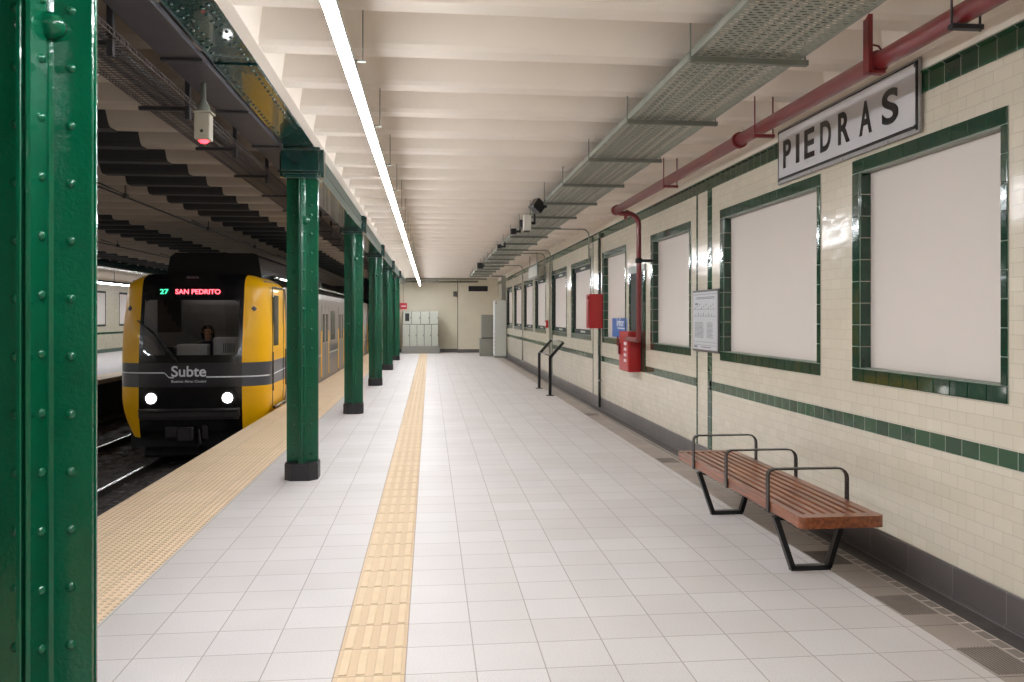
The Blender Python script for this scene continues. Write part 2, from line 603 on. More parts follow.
def text_mesh(body, size, bold=0.0, extrude=0.002):
    cu = bpy.data.curves.new('lettering', 'FONT')
    cu.body = body; cu.size = size; cu.extrude = extrude; cu.offset = bold
    cu.align_x = 'LEFT'
    t = bpy.data.objects.new('lettering', cu)
    COL.objects.link(t)
    dg = bpy.context.evaluated_depsgraph_get()
    me = bpy.data.meshes.new_from_object(t.evaluated_get(dg))
    vs = [v.co.copy() for v in me.vertices]
    fs = [tuple(p.vertices) for p in me.polygons]
    bpy.data.objects.remove(t); bpy.data.curves.remove(cu); bpy.data.meshes.remove(me)
    return vs, fs


def put_text(mb, body, o, right, up, w, h, bold=0.0, depth=0.003):
    """lettering whose box starts at o and fills w x h"""
    vs, fs = text_mesh(body, 1.0, bold)
    x0 = min(v.x for v in vs); x1 = max(v.x for v in vs)
    y0 = min(v.y for v in vs); y1 = max(v.y for v in vs)
    o = Vector(o); right = Vector(right); up = Vector(up); nn = right.cross(up)
    n = len(mb.v)
    for v in vs:
        mb.v.append(tuple(o + right * (v.x - x0) / (x1 - x0) * w + up * (v.y - y0) / (y1 - y0) * h + nn * (depth if v.z > 0 else 0)))
    for f in fs:
        mb.face([n + i for i in f])


def arc(c, a, b, n=6):
    """quarter bend from direction a to direction b about corner c with bend vectors a,b (ends at c+a and c+b)"""
    c, a, b = Vector(c), Vector(a), Vector(b)
    o = c + a + b
    return [tuple(o - b * math.cos(t) - a * math.sin(t)) for t in [PI / 2 * i / n for i in range(n + 1)]]


# ================================================================== THE SETTING
Y0, Y1 = -7.0, 37.6         # ends of our platform
YF = 47.0                   # end of the track hall
XW = 3.15                   # tiled wall face
XC = -1.33                 # line of columns
XE = -2.80                  # platform edge
ZR = -0.89                  # rail head
CZ, SZ = 3.44, 3.66         # beam soffit, slab

m = MB(); m.box((-0.117, Y0, -0.12), (2.66, Y1, 0)); m.box((-1.82, Y0, -0.12), (-0.4545, Y1, 0)); m.box((-2.7, Y0, -0.4), (3.4, Y1, -0.12))
struct('floor', m, 'floor_tile')
m = MB(); m.box((XE, Y0, -0.1), (-1.82, Y1, 0.0))
struct('trim_1', m, 'yellow_domes')
m = MB(); m.box((XE + 0.03, Y0, -1.15), (-2.7, Y1, -0.1)); m.box((XE + 0.01, Y0, -0.22), (-2.7, Y1, -0.1))
struct('wall_platform_edge', m, 'edge_dark')
# guidance strip: flat yellow tiles with raised bars
m = MB(); m.box((-0.4545, Y0, -0.12), (-0.117, Y1, 0.001))
struct('trim_2', m, 'yellow_tile')
m = MB()
y = 3.81 - 0.311 * 8
while y < 36.8:
    for k in range(4):
        xc = -0.4545 + 0.0422 + k * 0.0844
        m.box((xc - 0.022, y + 0.012, 0), (xc + 0.022, y + 0.299, 0.006), 0.004)
    y += 0.311
struct('trim_3', m, 'yellow_bar')
# gutter strip between floor and wall
m = MB(); m.box((2.66, Y0, -0.12), (2.905, Y1, -0.001))
struct('floor_gutter', m, 'gutter_tile')
m = MB(); m.box((2.905, Y0, -0.12), (2.98, Y1, -0.001))
struct('trim_4', m, 'chain_tile')
m = MB(); m.box((2.98, Y0, -0.12), (XW, Y1, -0.008))
struct('trim_5', m, 'gutter_dark')
# ribbed plates let into the gutter strip
m = MB()
for yy in (3.52, 4.28, 5.2, 9.0, 13.4):
    for k in range(12):
        m.box((2.68 + k * 0.018, yy, 0), (2.688 + k * 0.018, yy + 0.3, 0.004))
struct('trim_6', m, 'rib_plate')

# right-hand wall with recesses for the posters
PAN = []            # Y near, Y far
for a, b in ((853.3, 1009.0), (720.7, 821.0), (651.0, 691.3), (602.8, 626.4), (571.4, 591.3), (551.8, 566.9), (535.0, 546.0), (523.9, 533.2), (514.2, 521.8), (507.0, 512.3)):
    PAN.append((on_x(b, XW)[0], on_x(a, XW)[0]))
ZB, ZT = 1.215, 2.855       # outside of the green surrounds
TW = 0.10                   # surround width
m = MB()
cuts = sorted((p[0] + TW * 0.55, p[1] - TW) for p in PAN)
zb, zt = ZB + TW, ZT - TW
last = Y0
for a, b in cuts:
    m.box((XW, last, 0), (XW + 0.3, a, 3.26))
    m.box((XW, a, 0), (XW + 0.3, b, zb)); m.box((XW, a, zt), (XW + 0.3, b, 3.26))
    m.box((XW + 0.10, a, zb), (XW + 0.3, b, zt))
    last = b
m.box((XW, last, 0), (XW + 0.3, Y1, 3.26))
struct('wall_right', m, 'wall_tile')
m = MB(); m.box((XW - 0.005, Y0, 3.26), (XW + 0.3, Y1, 4.0))
struct('wall_right_frieze', m, 'plaster')
m = MB(); m.box((XW - 0.022, Y0, 0), (XW, Y1, 0.194), 0.006); m.box((XW - 0.034, Y0, -0.01), (XW, Y1, 0.02))
struct('baseboard_right', m, 'stone_block')
# green bands: cornice, dado stripe (broken at the pilasters), pilaster lines
PIL = [(on_x(697.3, XW)[0], on_x(710.0, XW)[0]), (on_x(593.2, XW)[0], on_x(598.9, XW)[0]), (on_x(549.4, XW)[0], on_x(552.2, XW)[0])]
m = MB()
m.box((XW - 0.012, Y0, 3.13), (XW, Y1, 3.245), 0.004)
m.prism([(XW, 3.245), (XW - 0.03, 3.262), (XW - 0.012, 3.28), (XW, 3.28)], 'Y', Y0, Y1)
struct('trim_10', m, 'green_cornice')
m = MB()
segs = []
last = Y0
for far, near in sorted(PIL, key=lambda q: q[1]):
    segs.append((last, near)); last = far
segs.append((last, Y1))
for a, b in segs:
    m.box((XW - 0.006, a, 0.866), (XW, b, 0.966))
struct('trim_7', m, 'green_block')
m = MB()
for far, near in PIL:
    m.box((XW - 0.006, near - 0.065, 0.194), (XW, near + 0.065, 3.13))
    m.box((XW - 0.006, far - 0.018, 0.194), (XW, far + 0.018, 3.13))
struct('trim_11', m, 'green_upright')

# end wall of our platform
XK = on_y(458, Y1 - 0.6)
m = MB(); m.box((-2.75, Y1, -0.1), (1.4, Y1 + 0.3, 4.0)); m.box((XK, Y1 - 0.6, -0.1), (3.4, Y1 + 0.3, 4.0))
struct('wall_end', m, 'plaster_end')
m = MB(); m.box((-2.75, Y1 - 0.025, 0), (XK, Y1, 0.16)); m.box((XK - .025, Y1 - 0.625, 0), (2.9, Y1 - 0.6, 0.16)); m.box((XK - .03, Y1 - 0.61, 0.16), (XK, Y1 - 0.585, 3.44))
struct('baseboard_end', m, 'base_stone')
m = MB(); m.box((-16, Y0 - 0.3, -1.3), (3.4, Y0, 4.0))
struct('wall_back', m, 'plaster_end')

# ceiling: slab with cross beams; the beams are painted black over the rails
m = MB()
m.box((-15.4, Y0, SZ), (3.5, YF, SZ + 0.25))
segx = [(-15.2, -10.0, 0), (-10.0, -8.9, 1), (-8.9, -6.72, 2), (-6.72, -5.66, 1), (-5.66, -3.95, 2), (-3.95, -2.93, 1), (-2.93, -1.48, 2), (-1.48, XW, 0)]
k = -15
while True:
    yb = 5.24 + 0.81 * k
    if yb > YF - 0.3: break
    if yb > Y0:
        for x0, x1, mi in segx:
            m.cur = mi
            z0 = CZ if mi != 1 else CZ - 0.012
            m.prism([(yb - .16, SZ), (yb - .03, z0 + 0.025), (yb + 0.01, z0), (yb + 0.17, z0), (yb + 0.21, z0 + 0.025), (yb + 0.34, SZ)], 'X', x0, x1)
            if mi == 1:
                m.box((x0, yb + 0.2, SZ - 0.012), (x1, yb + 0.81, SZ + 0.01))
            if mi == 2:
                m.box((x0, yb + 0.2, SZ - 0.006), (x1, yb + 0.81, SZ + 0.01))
    k += 1
m.cur = 0
m.prism([(XC + .152, CZ - .004), (XC + .235, CZ - .004), (XC + .30, SZ), (XC + .152, SZ)], 'Y', Y0, Y1)
m.prism([(XW - .02, 3.44), (XW, 3.36), (XW, SZ), (XW - .14, SZ)], 'Y', Y0, Y1)
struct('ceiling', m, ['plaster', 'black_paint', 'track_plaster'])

# trackway, far platform and far wall
m = MB(); m.box((-9.0, Y0, -1.4), (-2.7, YF, -1.12))
struct('track_bed', m, 'concrete_dark')
m = MB(); m.box((-15.2, Y0, -1.2), (-8.85, YF, -0.12))
struct('wall_far_platform', m, 'edge_dark')
m = MB(); m.box((-15.2, Y0, -0.12), (-9.5, YF, 0))
struct('floor_far_platform', m, 'floor_tile')
m = MB(); m.box((-9.5, Y0, -0.12), (-8.75, YF, 0))
struct('trim_8', m, 'yellow_domes')
m = MB(); m.box((-15.3, Y0, 0), (-15.0, YF, 3.9))
struct('wall_left', m, 'far_wall_tile')
m = MB(); m.box((-15.01, Y0, 0.85), (-14.99, YF, 0.95)); m.box((-15.01, Y0, 0), (-14.97, YF, 0.17))
struct('trim_9', m, 'green_block')
m = MB(); m.box((-15.4, YF, -1.4), (-2.6, YF + 0.3, 4.0))
struct('wall_tunnel', m, 'concrete_dark')
m = MB(); m.box((-2.78, Y1 + 0.3, -1.2), (-2.6, YF, 4.0))
struct('wall_tunnel_side', m, 'concrete_dark')

# ballast
m = MB()
nx, ny = 44, 300
xs = [-8.78 + i * (5.9 / nx) for i in range(nx + 1)]
ys = [1.0 + j * 0.1 for j in range(ny + 1)]
n0 = len(m.v)
for yy in ys:
    for xx in xs:
        m.v.append((xx + random.uniform(-.05, .05), yy + random.uniform(-.04, .04), -1.03 + random.uniform(-0.035, 0.045)))
for j in range(ny):
    for i in range(nx):
        a = n0 + j * (nx + 1) + i
        m.face([a, a + 1, a + nx + 2, a + nx + 1])
tag(m.build('ballast', 'ballast', fix=False), 'dark grey stone ballast filling the trackway', 'ballast', kind='stuff')

# ================================================================== RAILS AND SLEEPERS
TC = (-4.15, -7.27)
RL = []
lab = {(-4.15, -1): 'shiny running rail farther from the platform on the near track', (-4.15, 1): 'running rail of the near track tucked under the platform edge',
       (-7.27, 1): 'running rail of the far track, nearer of its two', (-7.27, -1): 'running rail of the far track beside the far platform'}
for c in TC:
    for sgn in (-1, 1):
        xr = c + sgn * 0.75
        t = thing('rail', (xr, 0, ZR - 0.15), lab[(c, sgn)], 'rail', 'running rails')
        g = MB()
        g.prism([(xr - .06, ZR - .15), (xr + .06, ZR - .15), (xr + .06, ZR - .135), (xr + .01, ZR - .12), (xr + .01, ZR - .04), (xr + .035, ZR - .03), (xr + .035, ZR - .004), (xr - .035, ZR - .004), (xr - .035, ZR - .03), (xr - .01, ZR - .04), (xr - .01, ZR - .12), (xr - .06, ZR - .135)], 'Y', Y0 + .1, YF - .1)
        g.build('rail_web', 'rail_side', t)
        g = MB(); g.box((xr - .03, Y0 + .1, ZR - .004), (xr + .03, YF - .1, ZR), 0.0015)
        g.build('rail_head', 'rail_top', t)
sl0 = None
for ci, c in enumerate(TC):
    for i in range(20):
        yy = 6.2 + i * 0.62
        loc = (c, yy, ZR - 0.15)
        lb = ('concrete sleeper under the near track rails' if ci == 0 else 'concrete sleeper under the far track rails')
        if sl0 is None:
            g = MB(); g.box((c - 1.2, yy - .11, ZR - .29), (c + 1.2, yy + .11, ZR - .152), 0.02)
            sl0 = g.build('sleeper', 'sleeper', origin=loc)
            tag(sl0, lb, 'sleeper', 'sleepers of the near track')
        else:
            o = sl0.copy(); COL.objects.link(o); o.location = loc
            tag(o, lb, 'sleeper', 'sleepers of the near track' if ci == 0 else 'sleepers of the far track')

# ================================================================== GREEN STEELWORK
XC = -1.33
COLY = [2.93 + 5.62 * i for i in range(6)]
clabels = ['nearest green riveted steel column, cut by the left edge', 'green riveted column right beside the front of the train', 'third green riveted column along the platform, counted from the nearest',
           'fourth green riveted column along the platform, counted from the nearest', 'green riveted column second from the far end of the platform row', 'farthest green riveted column, next to the end wall']


def make_column(cx, cy, label):
    t = thing('riveted_column', (cx, cy, 0), label, 'column', 'green riveted columns along the platform')
    A, th, g_, e = 0.16, 0.017, 0.006, 0.011
    g = MB()
    # four angle irons back to back: cross-shaped section with a groove at each arm end
    for sx in (-1, 1):
        for sy in (-1, 1):
            P = [(g_, g_), (A, g_), (A + .002, g_ + .004), (A, g_ + th), (g_ + th + e, g_ + th), (g_ + th + .004, g_ + th + .006), (g_ + th, g_ + th + e), (g_ + th, A), (g_ + .004, A + .002), (g_, A)]
            P = [(cx + sx * a, cy + sy * b) for a, b in P]
            if sx * sy < 0: P = P[::-1]
            g.prism(P, 'Z', 0.02, 3.42)
    g.box((cx - A + .03, cy - g_, .02), (cx + A - .03, cy + g_, 3.42)); g.box((cx - g_, cy - A + .03, .02), (cx + g_, cy + A - .03, 3.42))
    s_ = g.build('shaft', 'green_paint', t)
    rv = MB()
    z = 0.16
    k = 0
    while z < 3.15:
        dz = 0.2 if 0.3 < z < 2.6 else 0.1
        for sx in (-1, 1):
            for sy in (-1, 1):
                rv.dome((cx + sx * 0.090, cy + sy * (g_ + th), z), (0, sy, 0), 0.018, 0.014)
                rv.dome((cx + sx * (g_ + th), cy + sy * 0.085, z + 0.012), (sx, 0, 0), 0.018, 0.014)
        z += dz
    rv.build('rivets', 'green_paint', s_)
    g = MB()
    a, c = 0.170, 0.092
    oc = [(a, -c), (a, c), (c, a), (-c, a), (-a, c), (-a, -c), (-c, -a), (c, -a)]
    g.prism([(cx + p, cy + q) for p, q in oc], 'Z', 0.0, 0.165)
    g.prism([(cx + p * .97, cy + q * .97) for p, q in oc], 'Z', 0.165, 0.18)
    g.build('base_shoe', 'black_shoe', t)
    g = MB()
    for z0, z1, h_ in ((3.12, 3.16, 0.172), (3.16, 3.19, 0.182), (3.19, 3.4, 0.192), (3.40, 3.44, 0.205)):
        g.box((cx - h_, cy - h_, z0), (cx + h_, cy + h_, z1), 0.008)
    for s in (-1, 1):
        g.prism([(cy - .05, 3.15), (cy + .05, 3.15), (cy + .07, 3.44), (cy - .07, 3.44)], 'X', cx + s * 0.19, cx + s * 0.225)
    g.build('capital', 'girder_green', t)
    g = MB()
    for sx in (-1, 1):
        for sy in (-1, 1):
            n_ = Vector((sx, sy, 0)).normalized()
            g.dome((cx + sx * .026, cy + sy * .026, 2.70), n_, 0.05, 0.065, 14, 5)
            g.dome((cx + sx * .026, cy + sy * .026, 2.70), -n_, 0.05, 0.012, 14, 3)
    g.build('bolt_head', 'green_paint', t)
    return t


col0 = make_column(XC, COLY[0], clabels[0])
for i in range(1, 6):
    dup(col0, (XC, COLY[i], 0), clabels[i])

# girder: shallow plated span in front, deeper spans behind the second column
t = thing('steel_girder', (XC, 4.0, 3.44), 'near span of the green riveted girder with glossy underside over the platform edge', 'girder', 'green girders over the columns')
g = MB(); g.box((XC - .155, Y0, 3.437), (XC + .15, COLY[1] - .22, 3.60), 0.004)
g.build('flange_plate', 'girder_green', t)
g = MB()
for ya, yb in ((5.65, 7.45),):
    g.box((XC - .15, ya, 3.425), (XC + .145, yb, 3.437), 0.003)
g.build('splice_plate', 'girder_green', t)
g = MB()
yy = 1.6
while yy < COLY[1] - .3:
    zz = 3.425 if 5.65 < yy < 7.45 else 3.437
    for dx in (-.105, .095):
        g.dome((XC + dx, yy, zz), (0, 0, -1), 0.014, 0.009)
    if 4.6 < yy < 5.3:
        for dx in (-.06, .05):
            g.dome((XC + dx, yy + .05, zz), (0, 0, -1), 0.014, 0.009)
    yy += 0.105 if 4.6 < yy < 7.45 else 0.2
g.build('rivets', 'girder_green', t)
gl = ['deep green girder span between the second and third columns', 'deep green girder span between the third and fourth columns', 'deep green girder span ahead of the fifth column', 'deep green girder span ahead of the last column', 'short green girder end running into the end wall']
for i in range(1, 6):
    ya = COLY[i] + .22
    yb = COLY[i + 1] - .22 if i < 5 else Y1 - .02
    t = thing('steel_girder', (XC, (ya + yb) / 2, 3.2), gl[i - 1], 'girder', 'green girders over the columns')
    g = MB(); g.box((XC - .15, ya, 3.19), (XC + .15, yb, 3.205), .003); g.box((XC - .02, ya, 3.2), (XC + .02, yb, 3.7))
    g.build('flange_plate', 'girder_green', t)
    g = MB(); g.box((XC + .12, ya, 3.205), (XC + .15, yb, 3.5), .003); g.box((XC + .135, ya, 3.30), (XC + .165, yb, 3.33), .003)
    g.build('side_plate', 'pale_green_steel', t)
t = MB(); t.box((-10.35, Y0, 3.24), (-10.05, YF, 3.70)); t.box((-10.42, Y0, 3.22), (-10.0, YF, 3.25))
tag(t.build('steel_girder', 'girder_green', origin=(-10.2, 10, 3.24)), 'dark girder above the far platform across the tracks', 'girder')

# ================================================================== RIGHT WALL: POSTER PANELS
plabels = ['blank white poster panel nearest the camera, right of the station name sign', 'blank white poster panel wider than the rest, behind the bench', 'blank white poster panel left of the grey framed timetable',
           'blank white poster panel with the blue notice, between the two red boxes', 'poster panel with dark inner frame left of the upper red box', 'sixth green-framed poster panel from the near end, with dark inner frame',
           'seventh green-framed poster panel from the near end, with dark inner frame', 'eighth green-framed poster panel from the near end, with dark inner frame', 'green-framed poster panel next to last at the far end', 'last green-framed poster panel beside the tall pale cabinet']


def tile_run(mb, a0, a1, mk, w=0.158):
    n = max(1, round((a1 - a0) / w))
    s = (a1 - a0) / n
    for i in range(n):
        mk(a0 + i * s + .0025, a0 + (i + 1) * s - .0025)


def panel(ya, yb, label, inner, xw=XW, sg=-1, far=False):
    """green tile surround, reveal and white board; sg is the way the wall faces"""
    t = thing('poster_panel', (xw, (ya + yb) / 2, ZB), label, 'poster panel', 'poster panels on the tiled wall' if not far else 'poster panels across the tracks')
    f0, f1 = xw, xw + sg * 0.012
    nw = TW * 0.55
    g = MB()
    tile_run(g, ya, yb, lambda a, b: g.box((f0, a, ZB + .0025), (f1, b, ZB + TW - .0025), .003))
    tile_run(g, ya, yb, lambda a, b: g.box((f0, a, ZT - TW + .0025), (f1, b, ZT - .0025), .003))
    tile_run(g, ZB + TW, ZT - TW, lambda a, b: (g.box((f0, ya + .002, a), (f1, ya + nw - .0025, b), .003), g.box((f0, yb - TW + .0025, a), (f1, yb - .002, b), .003)))
    if not far:
        tile_run(g, ZB + TW, ZT - TW, lambda a, b: g.box((xw, yb - TW - .006, a), (xw + .085, yb - TW, b), .003))
    g.build('tile_surround', 'dark_tile' if far else 'green_tile', t)
    g = MB()
    g.box((xw - .004 * sg, ya + .001, ZB + .001), (xw + sg * .006, yb - .001, ZB + TW)); g.box((xw - .004 * sg, ya + .001, ZT - TW), (xw + sg * .006, yb - .001, ZT - .001))
    g.box((xw - .004 * sg, ya + .001, ZB + TW), (xw + sg * .006, ya + nw, ZT - TW)); g.box((xw - .004 * sg, yb - TW, ZB + TW), (xw + sg * .006, yb - .001, ZT - TW))
    g.build('grout_bed', 'grout', t)
    y0_, y1_ = ya + nw, yb - TW
    if far:
        g = MB(); g.box((xw, y0_, ZB + TW), (xw + .01, y1_, ZT - TW)); g.build('board', 'panel_white', t)
        return t
    g = MB(); g.box((xw + .001, y0_, ZT - TW - .006), (xw + .09, y1_, ZT - TW)); g.box((xw + .001, y0_, ZB + TW), (xw + .09, y1_, ZB + TW + .006))
    g.box((xw + .001, y0_, ZB + TW), (xw + .09, y0_ + .006, ZT - TW))
    g.build('reveal', 'reveal_grey', t)
    g = MB(); g.box((xw + .075, y0_ + .006, ZB + TW + .006), (xw + .098, y1_ - .006, ZT - TW - .006), .002)
    g.build('board', 'panel_white', t)
    if inner:
        g = MB()
        a, b, c, d = y0_ + .006, y1_ - .007, ZB + TW + .006, ZT - TW - .006
        wv = .10
        g.box((xw + .045, a, c), (xw + .075, b, c + wv)); g.box((xw + .045, a, d - wv), (xw + .075, b, d))
        g.box((xw + .02, b - .06, c + wv), (xw + .075, b, d - wv)); g.box((xw + .045, a, c + wv), (xw + .075, a + .03, d - wv))
        g.build('inner_frame', 'dark_tile', t)
        g = MB(); g.box((xw + .040, (a + b) / 2 - .25, c + .03), (xw + .045, (a + b) / 2 + .25, c + .07)); g.box((xw + .040, (a + b) / 2 - .25, d - .07), (xw + .045, (a + b) / 2 + .25, d - .03))
        g.build('label_strip', 'cabinet_grey', t)
    return t


for i, (a, b) in enumerate(PAN):
    panel(a, b, plabels[i], i >= 4)
for a, b, l in ((35.0, 38.8, 'green-framed poster panel on the far platform wall, next to the near column'), (40.4, 44.0, 'green-framed poster panel on the far platform wall, beside the train')):
    panel(a, b, l, False, -15.0, 1, True)

# dark green niche behind the red riser
ya, yb = on_x(645, XW)[0], on_x(630.6, XW)[0]
t = thing('wall_niche', (XW, (ya + yb) / 2, .97), 'narrow dark green tiled niche behind the red riser pipe', 'niche')
g = MB(); g.box((XW - .01, ya, .90), (XW, yb, 2.36), .003); g.build('niche_door', 'dark_tile', t)
g = MB()
tile_run(g, .90, 2.36, lambda a, b: (g.box((XW - .018, ya - .05, a), (XW, ya + .05, b), .003), g.box((XW - .018, yb - .05, a), (XW, yb + .05, b), .003)))
g.build('tile_surround', 'green_tile', t)
g = MB(); g.box((XW - .02, ya - .05, 2.36), (XW, yb + .05, 2.47), .003); g.build('lintel', 'reveal_grey', t)

# station name sign
XS = 3.11
ya, d1 = on_x(918.6, XS); yb, d2 = on_x(780.6, XS)
zt1, zb1 = (zat(57.5, d1) + zat(129, d2)) / 2, (zat(131, d1) + zat(184.5, d2)) / 2
t = thing('station_name_sign', (XS, (ya + yb) / 2, zb1), 'white enamel sign with black letters PIEDRAS fixed high on the wall', 'sign')
g = MB(); g.box((XS + .004, ya, zb1), (XS + .024, yb + .07, zt1), .003); g.build('frame', 'sign_frame', t)
g = MB(); g.box((XS + .001, ya + .012, zb1 + .035), (XS + .014, yb + .045, zt1 - .025), .002); g.build('enamel_plate', 'white_enamel', t)
g = MB()
e = .018
for a, b, c, d in ((ya + e, yb + .052, zt1 - e - .012, zt1 - e), (ya + e, yb + .052, zb1 + e + .012, zb1 + e + .034), (ya + .012, ya + .034, zb1 + e, zt1 - e), (yb + .04, yb + .052, zb1 + e, zt1 - e)):
    g.box((XS - .002, a, c), (XS + .012, b, d), .002)
for cy_, cz_ in ((ya + .04, zb1 + .045), (ya + .04, zt1 - .045)):
    g.dome((XS + .001, cy_, cz_), (-1, 0, 0), .014, .006)
g.build('border', 'black_enamel', t)
g = MB()
for yy in (ya + .3, yb - .3):
    g.box((XS + .02, yy - .05, zb1 + .1), (XW - .001, yy + .05, zb1 + .2))
g.build('wall_bracket', 'frame_grey', t)
g = MB()
for yy in (ya + .35, ya + .95, ya + 1.45):
    g.dome((XS + .012, yy, zb1 + .012), (-1, 0, 0), .012, .012)
g.build('bolts', 'frame_grey', t)
g = MB()
LZ0, LZ1 = zb1 + .125, zt1 - .115
for ch, a, b in (('P', 783.4, 791.0), ('I', 796.0, 799.4), ('E', 804.4, 814.4), ('D', 820.4, 831.0), ('R', 838.2, 850.0), ('A', 859.4, 872.0), ('S', 882.0, 898.4)):
    l_, r_ = on_x(a, XS)[0], on_x(b, XS)[0]
    put_text(g, ch, (XS + .0008, l_, LZ0), (0, -1, 0), (0, 0, 1), l_ - r_, LZ1 - LZ0, .025, .003)
g.build('lettering', 'black_enamel', t)

# timetable board
XB = XW - .03
ya, d1 = on_x(718.4, XB); yb, d2 = on_x(692.6, XB)
t = thing('timetable_board', (XB, (ya + yb) / 2, 1.29), 'grey framed timetable sheet on the wall left of the bench', 'notice board')
g = MB(); g.box((XB, ya, 1.29), (XW - .007, yb, 2.0), .004); g.build('frame', 'frame_grey', t)
g = MB(); g.box((XB - .004, ya + .025, 1.315), (XB, yb - .025, 1.975)); g.build('sheet', 'paper', t)
g = MB()
r_ = random.Random(3)
x_ = XB - .0055


def bar(u0, u1, z0, z1):
    g.box((x_, yb - .03 - u1 * (yb - ya - .06), z0), (x_ + .002, yb - .03 - u0 * (yb - ya - .06), z1))


bar(.02, .98, 1.945, 1.95)
for zz in (1.91, 1.895): bar(.15, .9, zz, zz + .007)
bar(.1, .22, 1.83, 1.85)
for k in range(9): bar(.08 + k * .095, .1 + k * .095, 1.78 + .02 * (k % 3), 1.8 + .02 * (k % 3))
bar(.05, .95, 1.775, 1.779)
for k in range(7): bar(.12 + k * .11, .135 + k * .11, 1.70, 1.72 + .015 * (k % 2))
bar(.05, .95, 1.695, 1.699)
for k in range(13):
    zz = 1.62 - k * .014
    bar(.08, .42 + .05 * r_.random(), zz, zz + .005); bar(.6, .85 - .05 * r_.random(), zz, zz + .005)
bar(.02, .98, 1.40, 1.404); bar(.02, .98, 1.365, 1.369); bar(.05, .2, 1.335, 1.355); bar(.35, .75, 1.34, 1.35)
g.build('printing', 'grey_print', t)

# blue notice by the fourth panel
XN = XW - .01
ya, d1 = on_x(626.4, XN); yb, d2 = on_x(612.2, XN)
t = thing('blue_notice', (XN, (ya + yb) / 2, 1.34), 'blue notice with white lettering on the panel between the red boxes', 'notice')
g = MB(); g.box((XN, ya - .02, zat(336.5, d2)), (XN + .012, yb, zat(318.2, d2)), .002); g.build('notice_plate', 'glass_blue', t)
g = MB(); put_text(g, 'lnfor', (XN - .001, yb - .35, 1.53), (0, -1, 0), (0, 0, 1), .5, .13, .01, .002)
g.box((XN - .002, ya + .1, 1.49), (XN, yb - .4, 1.505))
g.build('lettering', 'white_print', t)

# red extinguisher box
y0r = on_x(603.2, XW)[0]
XF = on_y(589.3, y0r)
yfr = y0r + .30
t = thing('fire_box', (XW, (y0r + yfr) / 2, 1.5), 'plain red metal fire box mounted highest on the wall pilaster', 'fire cabinet')
zl, zh = zat(328.4, dep(3, y0r)), zat(293.9, dep(3, y0r))
g = MB(); g.box((XF + .012, y0r, zl), (XW - .008, yfr, zh), .008); g.build('case', 'red_box', t)
g = MB(); g.box((XF, y0r + .012, zl + .012), (XF + .012, yfr - .012, zh - .012), .004); g.build('door', 'red_box', t)
g = MB(); g.box((XF - .025, y0r + .02, zh - .1), (XF, y0r + .05, zh - .04), .005); g.box((XF - .012, y0r + .02, zl + .05), (XF, y0r + .04, zh - .14), .003); g.build('latch', 'red_pipe', t)

# red hydrant cabinet and red pipework
XP, ZP, RP = 2.62, 3.195, 0.052
y0h = on_x(641.6, XW)[0]
XFh = on_y(628.2, y0h)
yfh = on_x(619.0, XFh)[0]
zl, zh = zat(372.3, dep(3, y0h)), zat(331.6, dep(3, y0h))
t = thing('hydrant_cabinet', (XW, (y0h + yfh) / 2, zl), 'red hydrant cabinet low on the wall where the riser pipe ends', 'fire cabinet')
g = MB(); g.box((XFh + .015, y0h, zl), (XW - .01, yfh, zh), .008); g.build('case', 'red_box', t)
g = MB(); g.box((XFh, y0h + .01, zl + .01), (XFh + .015, yfh - .01, zh - .01), .005)
dr = g.build('door', 'red_box', t)
g = MB()
for k, w_ in enumerate((.10, .09, .10, .09)):
    z_ = zl + .40 - k * .085
    for j in range(3):
        g.box((XFh - .002, y0h + .12 + j * .055, z_), (XFh, y0h + .155 + j * .055, z_ + .045))
g.build('lettering', 'white_print', dr)
g = MB(); g.box((XFh - .03, yfh - .1, zl + .25), (XFh, yfh - .04, zl + .42), .006); g.box((XFh - .05, yfh - .09, zl + .38), (XFh - .03, yfh - .06, zl + .52), .004); g.build('handle', 'red_pipe', dr)

XR = 2.93
YD, dD = on_x(638.8, XR)
YE = YD + .10
t = thing('fire_main', (XP, 6.0, ZP), 'long dark red fire main under the ceiling with its riser down to the hydrant cabinet', 'pipe')
g = MB(); g.tube([(XP, Y0, ZP), (XP, YE, ZP)], RP, 18); g.build('main_pipe', 'red_pipe', t)
g = MB()
zj = ZP - .01
g.tube([(XP, YD, zj - .02)] + [(XP + .05, YD, zj - .04)] + [tuple(p) for p in arc((XR, YD, zj - .04), (-.16, 0, 0), (0, 0, -.16), 8)] + [(XR, YD, 1.44)] + [tuple(p) for p in arc((XR, YD, 1.36), (0, 0, .06), (0, .06, 0), 5)] + [(XR, y0h + .01, 1.36)], .036, 14)
g.build('riser', 'red_pipe', t)
for yy, l_, rr in ((YE - .05, .10, RP + .018), (on_x(739.5, XP)[0], .05, RP + .016), (on_x(876, XP)[0], .05, RP + .016)):
    g = MB(); g.tube([(XP, yy - l_ / 2, ZP), (XP, yy + l_ / 2, ZP)], rr, 18); g.build('coupling', 'red_pipe', t)
g = MB(); g.tube([(XP, YE, ZP), (XP, YE + .06, ZP)], [RP * .8, RP * .5], 14); g.build('end_cap', 'red_pipe', t)
g = MB(); g.tube([(XP + .12, YD, zj - .04), (XP + .16, YD, zj - .04)], .05, 14); g.build('coupling', 'red_pipe', t)
g = MB(); g.tube([(XP + .12, YD, zj - .12), (XP + .12, YD, zj - .06)], .024, 10); g.build('drain_plug', 'red_pipe', t)
g = MB()
dz_ = zat(260.7, dD)
g.box((XR - .05, YD - .02, dz_ - .02), (XW - .004, YD + .02, dz_ + .02), .004); g.tube([(XR, YD, dz_ - .035), (XR, YD, dz_ + .035)], .048, 14)
g.build('pipe_clamp', 'black_steel', t)
